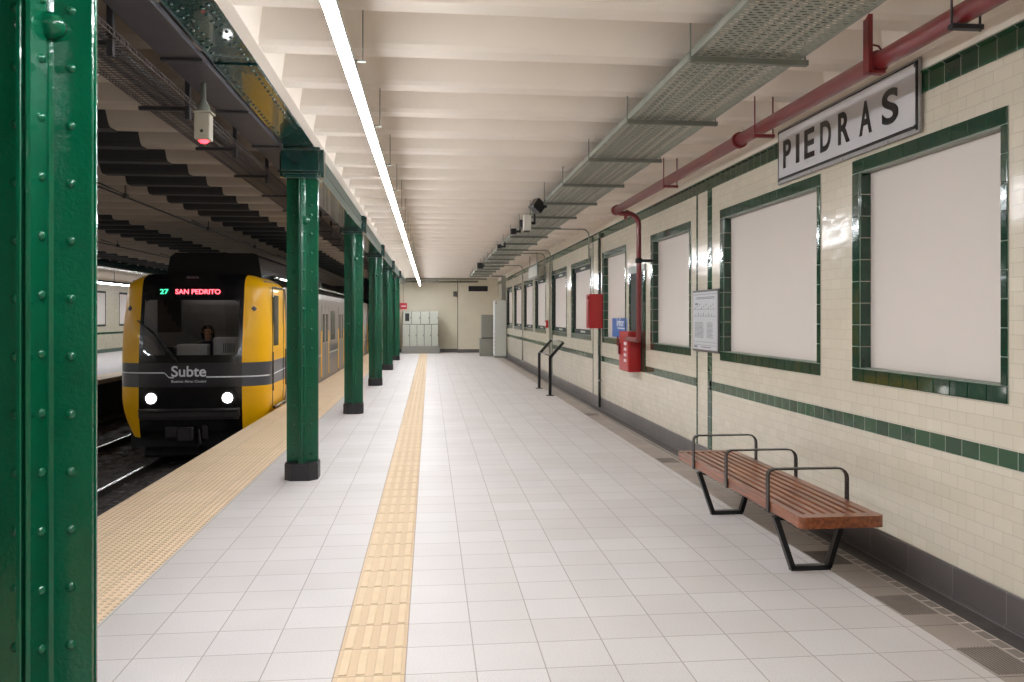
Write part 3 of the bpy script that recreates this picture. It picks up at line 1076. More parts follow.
for k, (pxa, solid) in enumerate(((963.0, 0), (868.0, 1), (762.0, 0), (669.0, 0))):
    yh, dh = on_x(pxa, XP)
    g = MB()
    if solid:
        yh = on_x(868.0, XP - .065)[0]
        g.box((XP - .08, yh - .03, ZP - .075), (XP - .05, yh + .03, CZ + .03), .003); g.box((XP - .075, yh - .03, ZP - .075), (XP + .03, yh + .03, ZP - .06), .003)
        g.tube([(XP - .06, yh, ZP + .1), (XP, yh, ZP + .09), (XP + .055, yh, ZP + .02), (XP + .04, yh, ZP - .05), (XP - .02, yh, ZP - .065)], .006, 6)
        g.build('hanger', 'red_pipe', t)
    else:
        g.box((XP - .07, yh - .02, ZP - .08), (XP + .10, yh + .02, ZP - .055), .003)
        g.tube([(XP - .06, yh, ZP - .085), (XP - .06, yh, CZ + .03)], .006, 6); g.tube([(XP + .09, yh, ZP - .085), (XP + .09, yh, CZ + .03)], .006, 6)
        g.build('hanger', 'red_pipe' if k else 'bracket_dark', t)

# conduits coming down the wall from the tray
cds = [(588.8, 262.0, 'grey conduit dropping onto the fifth poster panel'), (550.3, 408.0, 'grey conduit running down the pilaster to the floor behind the reading stand'), (544.6, 277.0, 'short grey conduit dropping to the poster panels beyond the stand'),
       (522.4, 366.0, 'grey conduit running to the floor beyond the stand, farthest of the conduits')]
for k, (px, yend, lb) in enumerate(cds):
    yc, dc = on_x(px, 3.1)
    zE = max(.19, zat(yend, dc)) if k in (1, 3) else zat(yend, dc)
    zc = 3.40
    g = MB()
    g.tube([(2.2, yc, zc)] + [tuple(p) for p in arc((3.1, yc, zc), (-.12, 0, 0), (0, 0, -.12), 6)] + [(3.1, yc, zE)], .014, 8)
    t = thing('wall_conduit', (3.1, yc, zE), lb, 'conduit', 'grey conduits from tray to wall')
    g.build('tube', 'conduit', t)
    for zz in (zE + .1, 2.2, 3.0):
        if zz > zE:
            g = MB(); g.box((3.08, yc - .03, zz), (XW - .004, yc + .03, zz + .02), .002); g.build('saddle', 'conduit', t)
yc, dc = on_x(599.6, 3.11)
g = MB(); g.tube([(3.11, yc, .02), (3.11, yc, zat(236, dc))], .022, 10)
t = thing('wall_conduit', (3.11, yc, 0), 'dark conduit up the whole wall beside the upper red box', 'conduit')
g.build('tube', 'dark_conduit', t)
g = MB(); g.tube([(3.11, yc, zat(238, dc)), (3.11, yc, zat(233, dc))], .034, 10); g.build('cap', 'conduit', t)
for zz in (.5, 2.5):
    g = MB(); g.box((3.09, yc - .04, zz), (XW - .004, yc + .04, zz + .03)); g.build('saddle', 'conduit', t)
# small red call point by the stand
yc, dc = on_x(546.8, 3.12)
t = thing('call_point', (3.12, yc, zat(326, dc)), 'small red call point on the wall above the reading stand', 'call point')
zc = zat(324, dc)
g = MB(); g.box((3.08, yc - .12, zc - .1), (XW - .007, yc + .12, zc + .1), .01); g.build('case', 'red_box', t)
g = MB(); g.box((3.075, yc - .07, zc - .05), (3.08, yc + .07, zc + .05), .004); g.build('cover', 'white_print', t)

# ================================================================== BENCH
BX0, BX1, BY0, BY1, BZ = 2.30, 2.855, 4.76, 7.25, 0.44
t = thing('bench', ((BX0 + BX1) / 2, (BY0 + BY1) / 2, 0), 'slatted reddish wood bench with black steel legs and three armrest hoops', 'bench')
ns = 8
pitch = (BX1 - BX0 - .012) / ns
for k in range(ns):
    x0 = BX0 + .006 + k * pitch
    g = MB()
    if k in (0, ns - 1):
        g.box((x0 if k else BX0, BY0 + .085, BZ - .07), (x0 + .052 if k == 0 else BX1, BY1 - .085, BZ), .005)
    else:
        g.box((x0 + .009, BY0 + .085, BZ - .062), (x0 + .009 + .045, BY1 - .085, BZ - .002), .004)
    g.build('slat', 'wood', t)
for sgn, yy in ((1, BY0), (-1, BY1)):
    g = MB()
    r0 = .035
    P = []
    for (cx_, a0) in ((BX0 + r0, 180), (BX1 - r0, 270)):
        for i in range(6):
            a = R(a0 + 18 * i)
            P.append((cx_ + r0 * math.cos(a), r0 + r0 * math.sin(a)))
    P += [(BX1, .087), (BX0, .087)]
    P = [(a, yy + sgn * b) for a, b in P]
    if sgn < 0: P = P[::-1]
    g.prism(P, 'Z', BZ - .072, BZ + .001)
    g.build('end_rail', 'wood', t)
YL = (5.11, 6.62)
for yl in YL:
    g = MB()
    w2 = .022

    def strip(a, b, w=.017):
        a = Vector(a); b = Vector(b); dd = (b - a).normalized(); nn = Vector((-dd.z, 0, dd.x)) * w
        q = [a - nn, b - nn, b + nn, a + nn]
        g.prism([(p.x, p.z) for p in q], 'Y', yl - w2, yl + w2)
    strip((BX0 - .01, 0, BZ - .075), (2.41, 0, .017)); strip((2.395, 0, .017), (2.67, 0, .017)); strip((2.66, 0, .017), (2.77, 0, BZ - .075)); strip((BX0 + .02, 0, BZ - .085), (2.82, 0, BZ - .085), .012)
    g.build('leg', 'black_steel', t)
for yl in (5.23, 6.0, 6.77):
    g = MB()
    xa, xb, zt_ = BX0 - .008, BX1 + .004, .655
    P = [(xa, BZ - .075), (xa, zt_ - .04)] + [(xa + .04 - .04 * math.cos(a), zt_ - .04 + .04 * math.sin(a)) for a in (R(30), R(60), R(90))] + [(xb - .07 + .07 * math.sin(a), zt_ - .07 + .07 * math.cos(a)) for a in (0, R(22), R(45), R(68), R(90))] + [(xb, BZ - .075)]
    th_ = .005
    for i in range(len(P) - 1):
        a = Vector((P[i][0], 0, P[i][1])); b = Vector((P[i + 1][0], 0, P[i + 1][1]))
        dd = (b - a).normalized(); nn = Vector((-dd.z, 0, dd.x)) * th_
        a2, b2 = a - dd * .002, b + dd * .002
        g.prism([(q.x, q.z) for q in (a2 - nn, b2 - nn, b2 + nn, a2 + nn)], 'Y', yl - .022, yl + .022)
    g.build('armrest', 'strap_steel', t)

# ================================================================== READING STAND
ya, yb = 16.85, 18.55
t = thing('reading_stand', (2.55, (ya + yb) / 2, 0), 'dark steel reading stand with two bent posts and a clear tilted pane', 'stand')
for yy in (ya, yb):
    g = MB()
    g.prism([(2.52, 0), (2.58, 0), (2.58, .80), (2.86, 1.12), (2.82, 1.155), (2.52, .83)], 'Y', yy - .03, yy + .03)
    g.box((2.47, yy - .08, 0), (2.63, yy + .08, .012), .003)
    g.build('post', 'black_steel', t)
for p, q in ((2.555, .845), (2.83, 1.15)):
    g = MB(); g.tube([(p, ya + .02, q), (p, yb - .02, q)], .010, 8); g.build('rail', 'strap_steel', t)
g = MB(); g.prism([(2.55, .85), (2.56, .84), (2.84, 1.15), (2.83, 1.16)], 'Y', ya + .03, yb - .03); g.build('pane', 'clear_glass', t)

# ================================================================== CABLE TRAY (RIGHT)
TX0, TX1, TZ = 1.585, 2.245, 3.27
TYE = 32.3
t = thing('cable_tray', ((TX0 + TX1) / 2, 8, TZ), 'wide slotted galvanised cable tray hung under the ceiling along the wall side', 'cable tray')
g = MB(); g.quad((TX0, Y0, TZ), (TX1, Y0, TZ), (TX1, TYE, TZ), (TX0, TYE, TZ)); g.build('tray_floor', 'slotted_sheet', t, fix=False)
for xx in (TX0, TX1):
    g = MB(); g.box((xx - .004, Y0, TZ), (xx + .004, TYE, TZ + .045)); g.box((xx - .010, Y0, TZ + .043), (xx + .010, TYE, TZ + .048)); g.box((xx - .012, Y0, TZ - .003), (xx + .012, TYE, TZ + .004)); g.build('side_rail', 'galvanised', t)
for k, (xx, rr, mm) in enumerate(((1.68, .018, 'cable'), (1.73, .014, 'cable'), (1.80, .024, 'green_cable'), (1.87, .012, 'cable'), (1.96, .026, 'green_cable'), (2.03, .013, 'cable'), (2.12, .018, 'cable'))):
    g = MB()
    pts = [(xx + .012 * math.sin(j * 1.7 + k), Y0 + .2 + j * 1.2, TZ + rr + .003) for j in range(33)]
    g.tube(pts, rr, 6); g.build('cable', mm, t)
sd = [4.80 + 1.53 * (i - 2) for i in range(22)]
for i, dd in enumerate(sd):
    yy = (dd - 1.7 * ST) / CT
    if yy > TYE - .1: break
    g = MB()
    g.box((TX0 - .035, yy - .02, TZ - .048), (TX1 + .045, yy + .02, TZ - .014), .003)
    g.tube([(TX0 - .03, yy, TZ - .05), (TX0 - .03, yy, SZ + .01)], .005, 6); g.tube([(TX1 + .03, yy, TZ - .05), (TX1 + .03, yy, SZ + .01)], .005, 6)
    g.build('support_strut', 'strut_steel', t)

# tray-mounted devices
def tray_box(name, px, py, X, size, label, cat, mm, rot=0.0, extra=None):
    yy, d = on_x(px, X)
    zz = zat(py, d)
    t = thing(name, (X, yy, zz), label, cat)
    g = MB(); g.box((X - size[0] / 2, yy - size[1] / 2, zz - size[2] / 2), (X + size[0] / 2, yy + size[1] / 2, zz + size[2] / 2), .01)
    b = g.build('housing', mm, t)
    return t, yy, zz, b


t, yy, zz, b = tray_box('surveillance_camera', 537.3, 206.3, 1.47, (.16, .16, .16), 'black boxy surveillance camera tilted at the tray edge', 'camera', 'camera_black')
b.rotation_euler = (0, R(38), R(20))
g = MB(); g.box((1.48, yy - .015, zz - .02), (1.60, yy + .015, zz + .01)); g.box((1.57, yy - .02, min(zz, 3.26) - .02), (1.6, yy + .02, 3.3)); g.build('bracket', 'bracket_dark', t)
t, yy, zz, b = tray_box('loudspeaker', 527.0, 223.0, 1.47, (.115, .15, .24), 'white oblong loudspeaker hanging at the tray edge', 'loudspeaker', 'camera_white')
g = MB(); g.box((1.42, yy - .06, zz - .14), (1.51, yy + .06, zz - .105), .01); g.build('grille', 'bracket_dark', t)
g = MB(); g.box((1.37, yy + .07, zz - .05), (1.42, yy + .14, zz + .06), .01); g.box((1.47, yy - .02, zz - .02), (1.60, yy + .02, zz + .02)); g.box((1.57, yy - .02, min(zz, 3.26) - .02), (1.6, yy + .02, 3.3)); g.build('bracket', 'bracket_dark', t)
for px, py, s, lb in ((513.5, 231.5, .10, 'small dark junction box at the tray edge beyond the loudspeaker'), (499.5, 246.5, .09, 'small dark junction box at the tray edge, middle one'), (480.0, 265.8, .17, 'farthest black box hung at the tray edge')):
    t, yy, zz, b = tray_box('junction_box', px, py, 1.47, (s, s, s), lb, 'junction box', 'camera_black')
    g = MB(); g.box((1.48, yy - .02, zz - .02), (1.60, yy + .02, zz + .02)); g.box((1.57, yy - .02, min(zz, 3.26) - .02), (1.6, yy + .02, 3.3)); g.build('bracket', 'bracket_dark', t)

# hanging sign near the far panels
XH = 2.9
ya, d1 = on_x(538.0, XH); yb, d2 = on_x(529.0, XH)
z0, z1 = zat(277.5, d1), zat(262.5, d1)
t = thing('hanging_sign', (XH, (ya + yb) / 2, z0), 'small pale framed sign hung high by two rods near the far panels', 'sign')
g = MB(); g.box((XH - .02, ya, z0), (XH + .02, yb, z1), .006); g.build('frame', 'strut_steel', t)
g = MB(); g.box((XH - .026, ya + .1, z0 + .06), (XH - .019, yb - .1, z1 - .06)); g.build('face', 'cabinet_grey', t)
for yy in (ya + .2, yb - .2):
    g = MB(); g.tube([(XH, yy, z1 - .01), (XH, yy, SZ + .01)], .01, 6); g.build('rod', 'strut_steel', t)

# ================================================================== LINEAR LED LIGHT
LX, LZ = -0.455, 3.10
LY0, LY1 = 0.9, 36.6
t = thing('linear_light', (LX, 10, LZ), 'continuous white linear light hung on thin rods down the platform', 'light')
g = MB(); g.box((LX - .033, LY0, LZ + .012), (LX + .033, LY1, LZ + .05), .003); g.build('housing', 'lamp_housing', t)
g = MB(); g.prism([(LX - .031, LZ + .013), (LX - .031, LZ + .005), (LX - .022, LZ - .006), (LX + .022, LZ - .006), (LX + .031, LZ + .005), (LX + .031, LZ + .013)][::-1], 'Y', LY0, LY1); g.build('diffuser', 'led', t)
yy = 4.6 - 1.56 * 2
while yy < LY1:
    g = MB(); g.tube([(LX + .075, yy, LZ + .05), (LX + .075, yy, SZ + .01)], .004, 6); g.box((LX, yy - .012, LZ + .045), (LX + .09, yy + .012, LZ + .055)); g.box((LX + .06, yy - .02, SZ - .01), (LX + .09, yy + .02, SZ)); g.build('hanger_rod', 'strut_steel', t)
    yy += 1.56
# same lamp behind the camera
t = thing('linear_light', (LX, -4, LZ), 'continuation of the white linear light behind the viewpoint', 'light')
g = MB(); g.box((LX - .033, Y0 + .3, LZ + .012), (LX + .033, LY0 - .25, LZ + .05), .003); g.build('housing', 'lamp_housing', t)
g = MB(); g.box((LX - .029, Y0 + .3, LZ - .014), (LX + .029, LY0 - .25, LZ + .013), .01); g.build('diffuser', 'led', t)
g = MB()
for yy in (-6, -4.4, -2.8, -1.2, .2):
    g.tube([(LX, yy, LZ + .05), (LX, yy, SZ + .01)], .004, 6)
g.build('hanger_rod', 'strut_steel', t)

# far platform lamp
t = thing('linear_light', (-12.6, 25, 2.95), 'white linear light in a dark housing over the far platform', 'light')
g = MB(); g.box((-12.75, 2, 2.99), (-12.4, 46, 3.07), .01); g.build('housing', 'bracket_dark', t)
g = MB(); g.box((-12.68, 2, 2.955), (-12.5, 46, 2.99)); g.build('diffuser', 'far_led', t)
g = MB()
for k in range(12):
    g.tube([(-12.58, 3 + k * 3.8, 3.05), (-12.58, 3 + k * 3.8, SZ + .01)], .012, 6)
g.build('hanger_rod', 'strut_steel', t)

# ================================================================== END WALL FURNITURE
YC = 36.35
ca, cb = on_y(402.4, YC), on_y(438.6, YC)
t = thing('electrical_cabinet', ((ca + cb) / 2, YC + .3, 0), 'wide beige electrical cabinet with two rows of doors at the end wall', 'cabinet')
dC = dep(ca, YC)
z0, z1 = zat(346.5, dC), zat(311.4, dC)
g = MB(); g.box((ca - .04, YC - .03, 0), (cb + .06, YC + .75, z0), .01); g.build('plinth', 'plinth_grey', t)
g = MB(); g.box((ca, YC + .02, z0), (cb, YC + .7, z1), .01); g.build('body', 'cabinet_seam', t)
zm = z0 + (z1 - z0) * .63
nd = [(zm, z1, 4), (z0, zm, 5)]
for za, zb_, n in nd:
    w = (cb - ca) / n
    for i in range(n):
        g = MB(); g.box((ca + i * w + .012, YC, za + .015), (ca + (i + 1) * w - .012, YC + .02, zb_ - .012), .005)
        d_ = g.build('door', 'cabinet_grey', t)
        g = MB(); g.box((ca + (i + 1) * w - .05, YC - .015, (za + zb_) / 2 - .04), (ca + (i + 1) * w - .03, YC, (za + zb_) / 2 + .04)); g.build('handle', 'black_steel', d_)
        if za == zm and i == 0:
            g = MB(); g.box((ca + .12, YC - .006, za + .15), (ca + .31, YC, za + .5), .003); g.build('meter_window', 'camera_black', d_)

YR = 36.96
a, b = on_y(468.5, YR), on_y(487.8, YR)
dR = dep(a, YR)
t = thing('vent_grille', ((a + b) / 2, YR, zat(288, dR)), 'black rectangular vent grille high on the end wall', 'vent')
g = MB(); g.box((a, YR - .02, zat(291.3, dR)), (b, YR + .03, zat(286, dR)), .004); g.build('frame', 'vent_black', t)
g = MB()
for k in range(4):
    zz = zat(290.8, dR) + k * .055
    g.box((a + .02, YR - .028, zz), (b - .02, YR - .018, zz + .02))
g.build('louvres', 'black_steel', t)

YG = 33.7
a, b = on_y(480.2, YG), on_y(494.6, YG)
dG = dep(a, YG)
t = thing('grey_cabinet', ((a + b) / 2, YG + .3, 0), 'dull grey double-height cabinet by the end wall, left of the tall pale one', 'cabinet')
zm = zat(338.6, dG)
g = MB(); g.box((a, YG, 0), (b, YG + .6, zm), .01); g.build('lower_case', 'cabinet_dark', t)
g = MB(); g.box((a + .07, YG + .04, zm + .04), (b, YG + .6, zat(314.8, dG)), .01); g.build('upper_case', 'cabinet_dark', t)
g = MB(); g.box((a + .07, YG + .06, zm), (b, YG + .58, zm + .04)); g.build('gap_strip', 'black_steel', t)
g = MB(); g.box((a + .1, YG - .012, .12), (b - .05, YG, zm - .08), .004); g.build('door', 'cabinet_dark', t)

YT = 32.4
a = on_y(494.8, YT); b = on_y(507.2, YT)
dT = dep(a, YT)
zT = zat(300.2, dT)
t = thing('tall_cabinet', ((a + b) / 2, YT + .3, 0), 'tall pale grey cabinet standing against the far end of the tiled wall', 'cabinet')
g = MB(); g.box((a - .02, YT - .02, 0), (b + .0, YT + .7, .07), .01); g.build('plinth', 'plinth_grey', t)
g = MB(); g.box((a, YT, .07), (min(b, XW - .05), YT + .7, zT), .012); g.build('case', 'pale_cabinet', t)
g = MB(); g.box((a - .012, YT + .05, .12), (a, YT + .65, zT - .05), .004); g.build('door', 'white_print', t)
g = MB()
for k in range(5):
    g.box((a - .02, YT + .01, .3 + k * .16), (a - .01, YT + .05, .36 + k * .16), .003)
g.build('hinge', 'strut_steel', t)
g = MB(); g.dome((a + .05, YT, zT - .12), (0, -1, 0), .03, .02); g.build('indicator', 'sign_red', t)
g = MB()
xc = (a + b) / 2 + .12
g.box((xc - .09, YT + .1, zT), (xc + .09, YT + .2, 3.3), .01); g.box((xc - .5, YT + .1, 3.3), (xc + .09, YT + .2, 3.36), .01)
g.build('cable_duct', 'cabinet_dark', t)

YQ = Y1 - .03
a, b = on_y(399.6, YQ - 1.2), on_y(407.0, YQ - 1.2)
dQ = dep(a, YQ)
t = thing('red_sign', ((a + b) / 2, YQ - 1.2, zat(306, dQ)), 'small red rectangular sign hung beside the last column', 'sign')
g = MB(); g.box((a, YQ - 1.22, zat(309.4, dQ)), (b, YQ - 1.18, zat(303.4, dQ)), .004); g.build('plate', 'sign_red', t)
g = MB(); g.box((a + .06, YQ - 1.225, zat(307, dQ)), (b - .06, YQ - 1.22, zat(306, dQ))); g.build('lettering', 'white_print', t)
g = MB(); g.tube([((a + b) / 2, YQ - 1.2, zat(303.6, dQ)), ((a + b) / 2, YQ - 1.2, SZ + .01)], .01, 6); g.build('rod', 'strut_steel', t)
a, b = on_y(453.2, YQ), on_y(456.6, YQ)
t = thing('junction_box', ((a + b) / 2, YQ, zat(294, dQ)), 'small dark box on the end wall left of the corner', 'junction box')
g = MB(); g.box((a, YQ - .1, zat(296.4, dQ)), (b, YQ + .03, zat(291.2, dQ)), .01); g.build('case', 'cabinet_dark', t)
g = MB(); g.box((a + .02, YQ - .108, zat(295.8, dQ)), (b - .02, YQ - .1, zat(291.8, dQ)), .004); g.build('cover', 'frame_grey', t)
t = thing('cross_pipe', (0, Y1 - 1.0, 3.3), 'pair of thin pipes crossing the ceiling in front of the end wall', 'pipe')
g = MB(); g.tube([(-1.1, Y1 - 1, 3.40), (2.6, Y1 - 1, 3.40)], .035, 8); g.build('upper_pipe', 'conduit', t)
g = MB(); g.tube([(-1.1, Y1 - .9, 3.28), (2.2, Y1 - .9, 3.28)], .045, 8); g.build('lower_pipe', 'strut_steel', t)
g = MB()
for xx in (-.9, .3, 1.4):
    g.tube([(xx, Y1 - 1, 3.28), (xx, Y1 - 1, SZ + .01)], .012, 6); g.tube([(xx - .02, Y1 - .95, 3.27), (xx + .02, Y1 - .95, 3.41)], .02, 6)
g.build('hanger', 'strut_steel', t)

# ================================================================== TRACK-SIDE DUCT AND MESH TRAY
t = thing('cable_duct', (-1.6, 8, 3.4), 'closed dark cable duct running along the track side of the girder', 'cable duct')
g = MB(); g.box((-1.755, Y0, 3.395), (-1.495, Y1 - .1, 3.435), .004); g.build('duct', 'duct_dark', t)
yy = 1.4
while yy < 36:
    g = MB(); g.box((-1.76, yy - .025, 3.375), (-1.49, yy + .025, 3.396), .003); g.build('joint_strap', 'bracket_dark', t)
    yy += 1.35
t = thing('wire_mesh_tray', (-1.92, 8, 3.235), 'wire mesh cable tray over the platform edge beside the train', 'cable tray')
g = MB()
MX0, MX1, MZ, MY1 = -2.10, -1.74, 3.25, 30.0
n = 9
for i in range(n):
    xx = MX0 + (MX1 - MX0) * i / (n - 1)
    g.box((xx - .0028, .5, MZ - .003), (xx + .0028, MY1, MZ + .003))
for xx in (MX0, MX1):
    g.box((xx - .003, .5, MZ + .028), (xx + .003, MY1, MZ + .033))
yy = .5
while yy < MY1:
    w = .003
    g.box((MX0, yy - w, MZ - .006), (MX1, yy + w, MZ - .001)); g.box((MX0 - .003, yy - w, MZ), (MX0 + .003, yy + w, MZ + .032)); g.box((MX1 - .003, yy - w, MZ), (MX1 + .003, yy + w, MZ + .032))
    yy += .05
g.build('wire_grid', 'mesh_wire', t)
for k, (xx, rr) in enumerate(((-1.84, .022), (-1.89, .016), (-1.97, .02))):
    g = MB(); g.tube([(xx + .01 * math.sin(j * 2.1 + k), .6 + j * 1.0, MZ + rr + .004) for j in range(29)], rr, 6); g.build('cable', 'cable', t)
for i in range(19):
    dd = 4.5 + (i - 1) * 1.435
    yy = dd + .18
    if yy > MY1: break
    g = MB()
    g.box((-1.80, yy - .02, 3.155), (-1.765, yy + .02, SZ + .01), .003); g.box((-2.13, yy - .018, 3.215), (-1.78, yy + .018, 3.243), .003)
    g.build('support_bracket', 'bracket_dark', t)

# signal lamp box under the duct
t = thing('signal_lamp', (-1.72, 6.15, 3.1), 'pale signal box glowing red below, hung by the mesh tray', 'signal lamp')
yy = 6.0
xx = on_y(203.5, yy)
dd = dep(xx, yy)
za, zb_ = zat(140.5, dd), zat(112.5, dd)
g = MB(); g.box((xx - .055, yy - .05, za), (xx + .055, yy + .05, zb_ - .012), .006); cs = g.build('housing', 'lamp_case', t)
g = MB(); g.box((xx - .062, yy - .06, zb_ - .014), (xx + .07, yy + .06, zb_), .003); g.box((xx - .056, yy - .052, (za + zb_) / 2 - .004), (xx + .056, yy - .046, (za + zb_) / 2 + .004)); g.build('cover', 'lamp_case', t)
g = MB(); g.tube([(xx, yy, zb_), (xx, yy, zb_ + .04), (xx, yy, zb_ + .09), (xx, yy, SZ)], [.05, .045, .02, .015], 12); g.build('mount', 'strut_steel', t)
g = MB(); g.dome((xx, yy - .05, za + .06), (0, -1, 0), .012, .008); g.build('lens', 'camera_black', t)
g = MB(); g.dome((xx, yy + .01, za), (0, 0, -1), .035, .02, 12, 4); g.build('red_lens', 'red_lamp', t)

# overhead wires
for k, c in enumerate(TC):
    t = thing('overhead_wire', (c, 20, 3.36), 'overhead contact wire above the near track' if k == 0 else 'overhead contact wire above the far track', 'wire', 'overhead contact wires')
    g = MB(); g.tube([(c, Y0 + .1, 3.33), (c, YF - .1, 3.33)], .014, 6); g.build('contact_wire', 'wire', t)
    for yy in (7.4, 11.4, 15.5, 19.5, 23.5):
        g = MB(); g.box((c - .03, yy - .06, 3.31), (c + .03, yy + .06, 3.38), .01); g.tube([(c, yy, 3.37), (c + .1, yy - .3, SZ)], .01, 6); g.tube([(c, yy, 3.36), (c - .1, yy - .7, 3.42)], .01, 6); g.build('clamp', 'wire', t)

# ================================================================== TRAIN
TXC, TYF, HW, NL = -4.15, 14.33, 1.29, 0.70
train = thing('metro_train', (TXC, TYF + 8, ZR), 'yellow and black metro train with lit headlights arriving beside the platform', 'train')


def halfw(z):
    if z < 0.3: return HW - 0.20 * ((0.3 - z) / .72) ** 1.8
    if z < 1.5: return HW
    t_ = (z - 1.5) / (2.43 - 1.5)
    return HW - .05 * t_ - 0.30 * max(0, (t_ - .72) / .28) ** 2.4


def lean(z):
    if z > .9: return .22 * ((z - .9) / 1.5) ** 1.3
    if z < .1: return .06 * (.1 - z)
    return 0


NEXP = 3.3


def nose(u, z):
    """u in -1..1: -1/1 = where the flank starts, 0 = middle of the front"""
    w = halfw(z)
    a = abs(u) * PI / 2
    x = w * (math.sin(a)) ** (2 / NEXP) if a > 0 else 0
    y = NL * (1 - (max(0, math.cos(a))) ** (2 / NEXP))
    return Vector((TXC + math.copysign(x, u), TYF + y + lean(z), z))


def u_of(x, w=HW):
    return math.asin(min(1, (abs(x) / w)) ** (NEXP / 2)) / (PI / 2) * (1 if x >= 0 else -1)


def nose_patch(g, xs, zs, off=0.0):
    """patch of the front between given x (from the centre line) and z"""
    n0 = len(g.v)
    for z in zs:
        for x in xs:
            p = nose(u_of(x, halfw(z)), z)
            p.y -= off
            g.v.append(tuple(p))
    for j in range(len(zs) - 1):
        for i in range(len(xs) - 1):
            a = n0 + j * len(xs) + i
            g.face([a, a + 1, a + len(xs) + 1, a + len(xs)], True)


def lin(a, b, n):
    return [a + (b - a) * i / n for i in range(n + 1)]


MX = .87
BA, BB = .465, .885
YY_END = 16.25


def flank(g, zs, ya_z=True, y1=YY_END, sides=(-1, 1)):
    for s in sides:
        us = range(15)
        n0 = len(g.v)
        for z in zs:
            um = u_of(MX, halfw(z))
            for i in us:
                u = s * (um + (1 - um) * i / 14)
                g.v.append(tuple(nose(u, z)))
            for yy in (TYF + NL + .30, y1):
                g.v.append((TXC + s * halfw(z), max(yy, TYF + NL + lean(z) + .01), z))
        w = len(us) + 2
        for j in range(len(zs) - 1):
            for i in range(w - 1):
                a = n0 + j * w + i
                q = [a, a + 1, a + w + 1, a + w]
                g.face(q if s > 0 else q[::-1], True)


ZLOW, ZTOP = -.42, 2.44
for s in (-1, 1):
    for nm, zs in (('yellow_skirt', lin(ZLOW, BA, 8)), ('yellow_cheek', lin(BB, 2.1, 8)[:-1] + lin(2.1, ZTOP, 8))):
        g = MB(); flank(g, zs, sides=(s,)); g.build(nm, 'yellow_body', train, fix=False)
xs_ = lin(-MX, MX, 16)
for s in (-1, 1):
    g = MB(); flank(g, lin(BA, BB, 3), sides=(s,)); g.build('grey_band', 'train_band', train, fix=False)
g = MB(); nose_patch(g, xs_, lin(BA, BB, 3)); g.build('front_band', 'front_band', train, fix=False)
# black mask round the windscreen
WX, WZ0, WZ1 = .80, 1.02, 1.98
g = MB()
nose_patch(g, xs_, lin(BB, WZ0, 2)); nose_patch(g, xs_, lin(WZ1, ZTOP, 6))
nose_patch(g, [-MX, -.84, -WX], lin(WZ0, WZ1, 6)); nose_patch(g, [WX, .84, MX], lin(WZ0, WZ1, 6))
nose_patch(g, xs_, lin(-.02, BA, 3)); nose_patch(g, xs_, lin(-.30, -.02, 2))
for s in (-1, 1):       # rounded corners of the windscreen opening
    for zc_, sz in ((WZ0, 1), (WZ1, -1)):
        c0 = Vector((s * WX, zc_)); r0 = .07
        pts = [c0] + [Vector((s * (WX - r0 + r0 * math.sin(a)), zc_ + sz * (r0 - r0 * math.cos(a)))) for a in [R(15 * i) for i in range(7)]]
        n0 = len(g.v)
        for p in pts:
            q = nose(u_of(p.x), p.y); q.y -= .002; g.v.append(tuple(q))
        for i in range(1, len(pts) - 1):
            g.face([n0, n0 + i, n0 + i + 1])
g.build('front_mask', 'train_black', train, fix=False)
g = MB(); nose_patch(g, lin(-WX, WX, 12), lin(WZ0, WZ1, 5), -.012)
g.build('windscreen', 'windshield', train, fix=False)
# roof of the nose and fairing
g = MB()
for s0 in (1,):
    n0 = len(g.v)
    us = lin(-1, 1, 40)
    for u in us: g.v.append(tuple(nose(u, ZTOP)))
    for u in us:
        p = nose(u, ZTOP); g.v.append((p.x, 16.3, ZTOP + .03))
    for i in range(40): g.face([n0 + i, n0 + i + 1, n0 + 41 + i + 1, n0 + 41 + i])
g.prism([(TXC - .72, 2.42), (TXC + 1.0, 2.42), (TXC + .94, 2.80), (TXC + .84, 2.88), (TXC - .56, 2.88), (TXC - .66, 2.80)], 'Y', 15.4, 24.0)
g.build('roof_fairing', 'train_black', train)
g = MB(); g.box((TXC - .1, TYF + .15, 2.36), (TXC + .1, TYF + .2, 2.40), .01); g.build('roof_badge', 'train_band', train)
# white line in the band and the lettering
g = MB()


def ribbon(pts, w, off=.012):
    for (x0, z0), (x1, z1) in zip(pts[:-1], pts[1:]):
        a, b = nose(u_of(x0), z0), nose(u_of(x1), z1)
        a.y -= off; b.y -= off
        h = Vector((0, 0, w / 2))
        g.quad(a - h, b - h, b + h, a + h)


LNZ = .715
wl = lambda x: (x, LNZ)
ribbon([wl(x) for x in [-1.28, -1.25, -1.2, -1.1, -1.0, -.87, -.6, -.42]], .022)
ribbon([(-.42, LNZ), (-.34, LNZ - .08), (-.26, LNZ - .085)], .022)
ribbon([(x, LNZ - .075) for x in (.28, .5, .7, .87, 1.0, 1.1, 1.2, 1.25, 1.28)], .022)
for s in (1,):
    g.quad((TXC + s * (HW + .004), TYF + NL + .01, LNZ - .085), (TXC + s * (HW + .004), YY_END, LNZ - .05), (TXC + s * (HW + .004), YY_END, LNZ - .028), (TXC + s * (HW + .004), TYF + NL + .01, LNZ - .063))
put_text(g, 'Subte', (TXC - .30, TYF - .012, .645), (1, 0, 0), (0, 0, 1), .58, .19, .016, .004)
put_text(g, 'Buenos Aires Ciudad', (TXC - .30, TYF - .012, .545), (1, 0, 0), (0, 0, 1), .58, .045, .01, .003)
g.build('livery_lettering', 'white_print', train, fix=False)
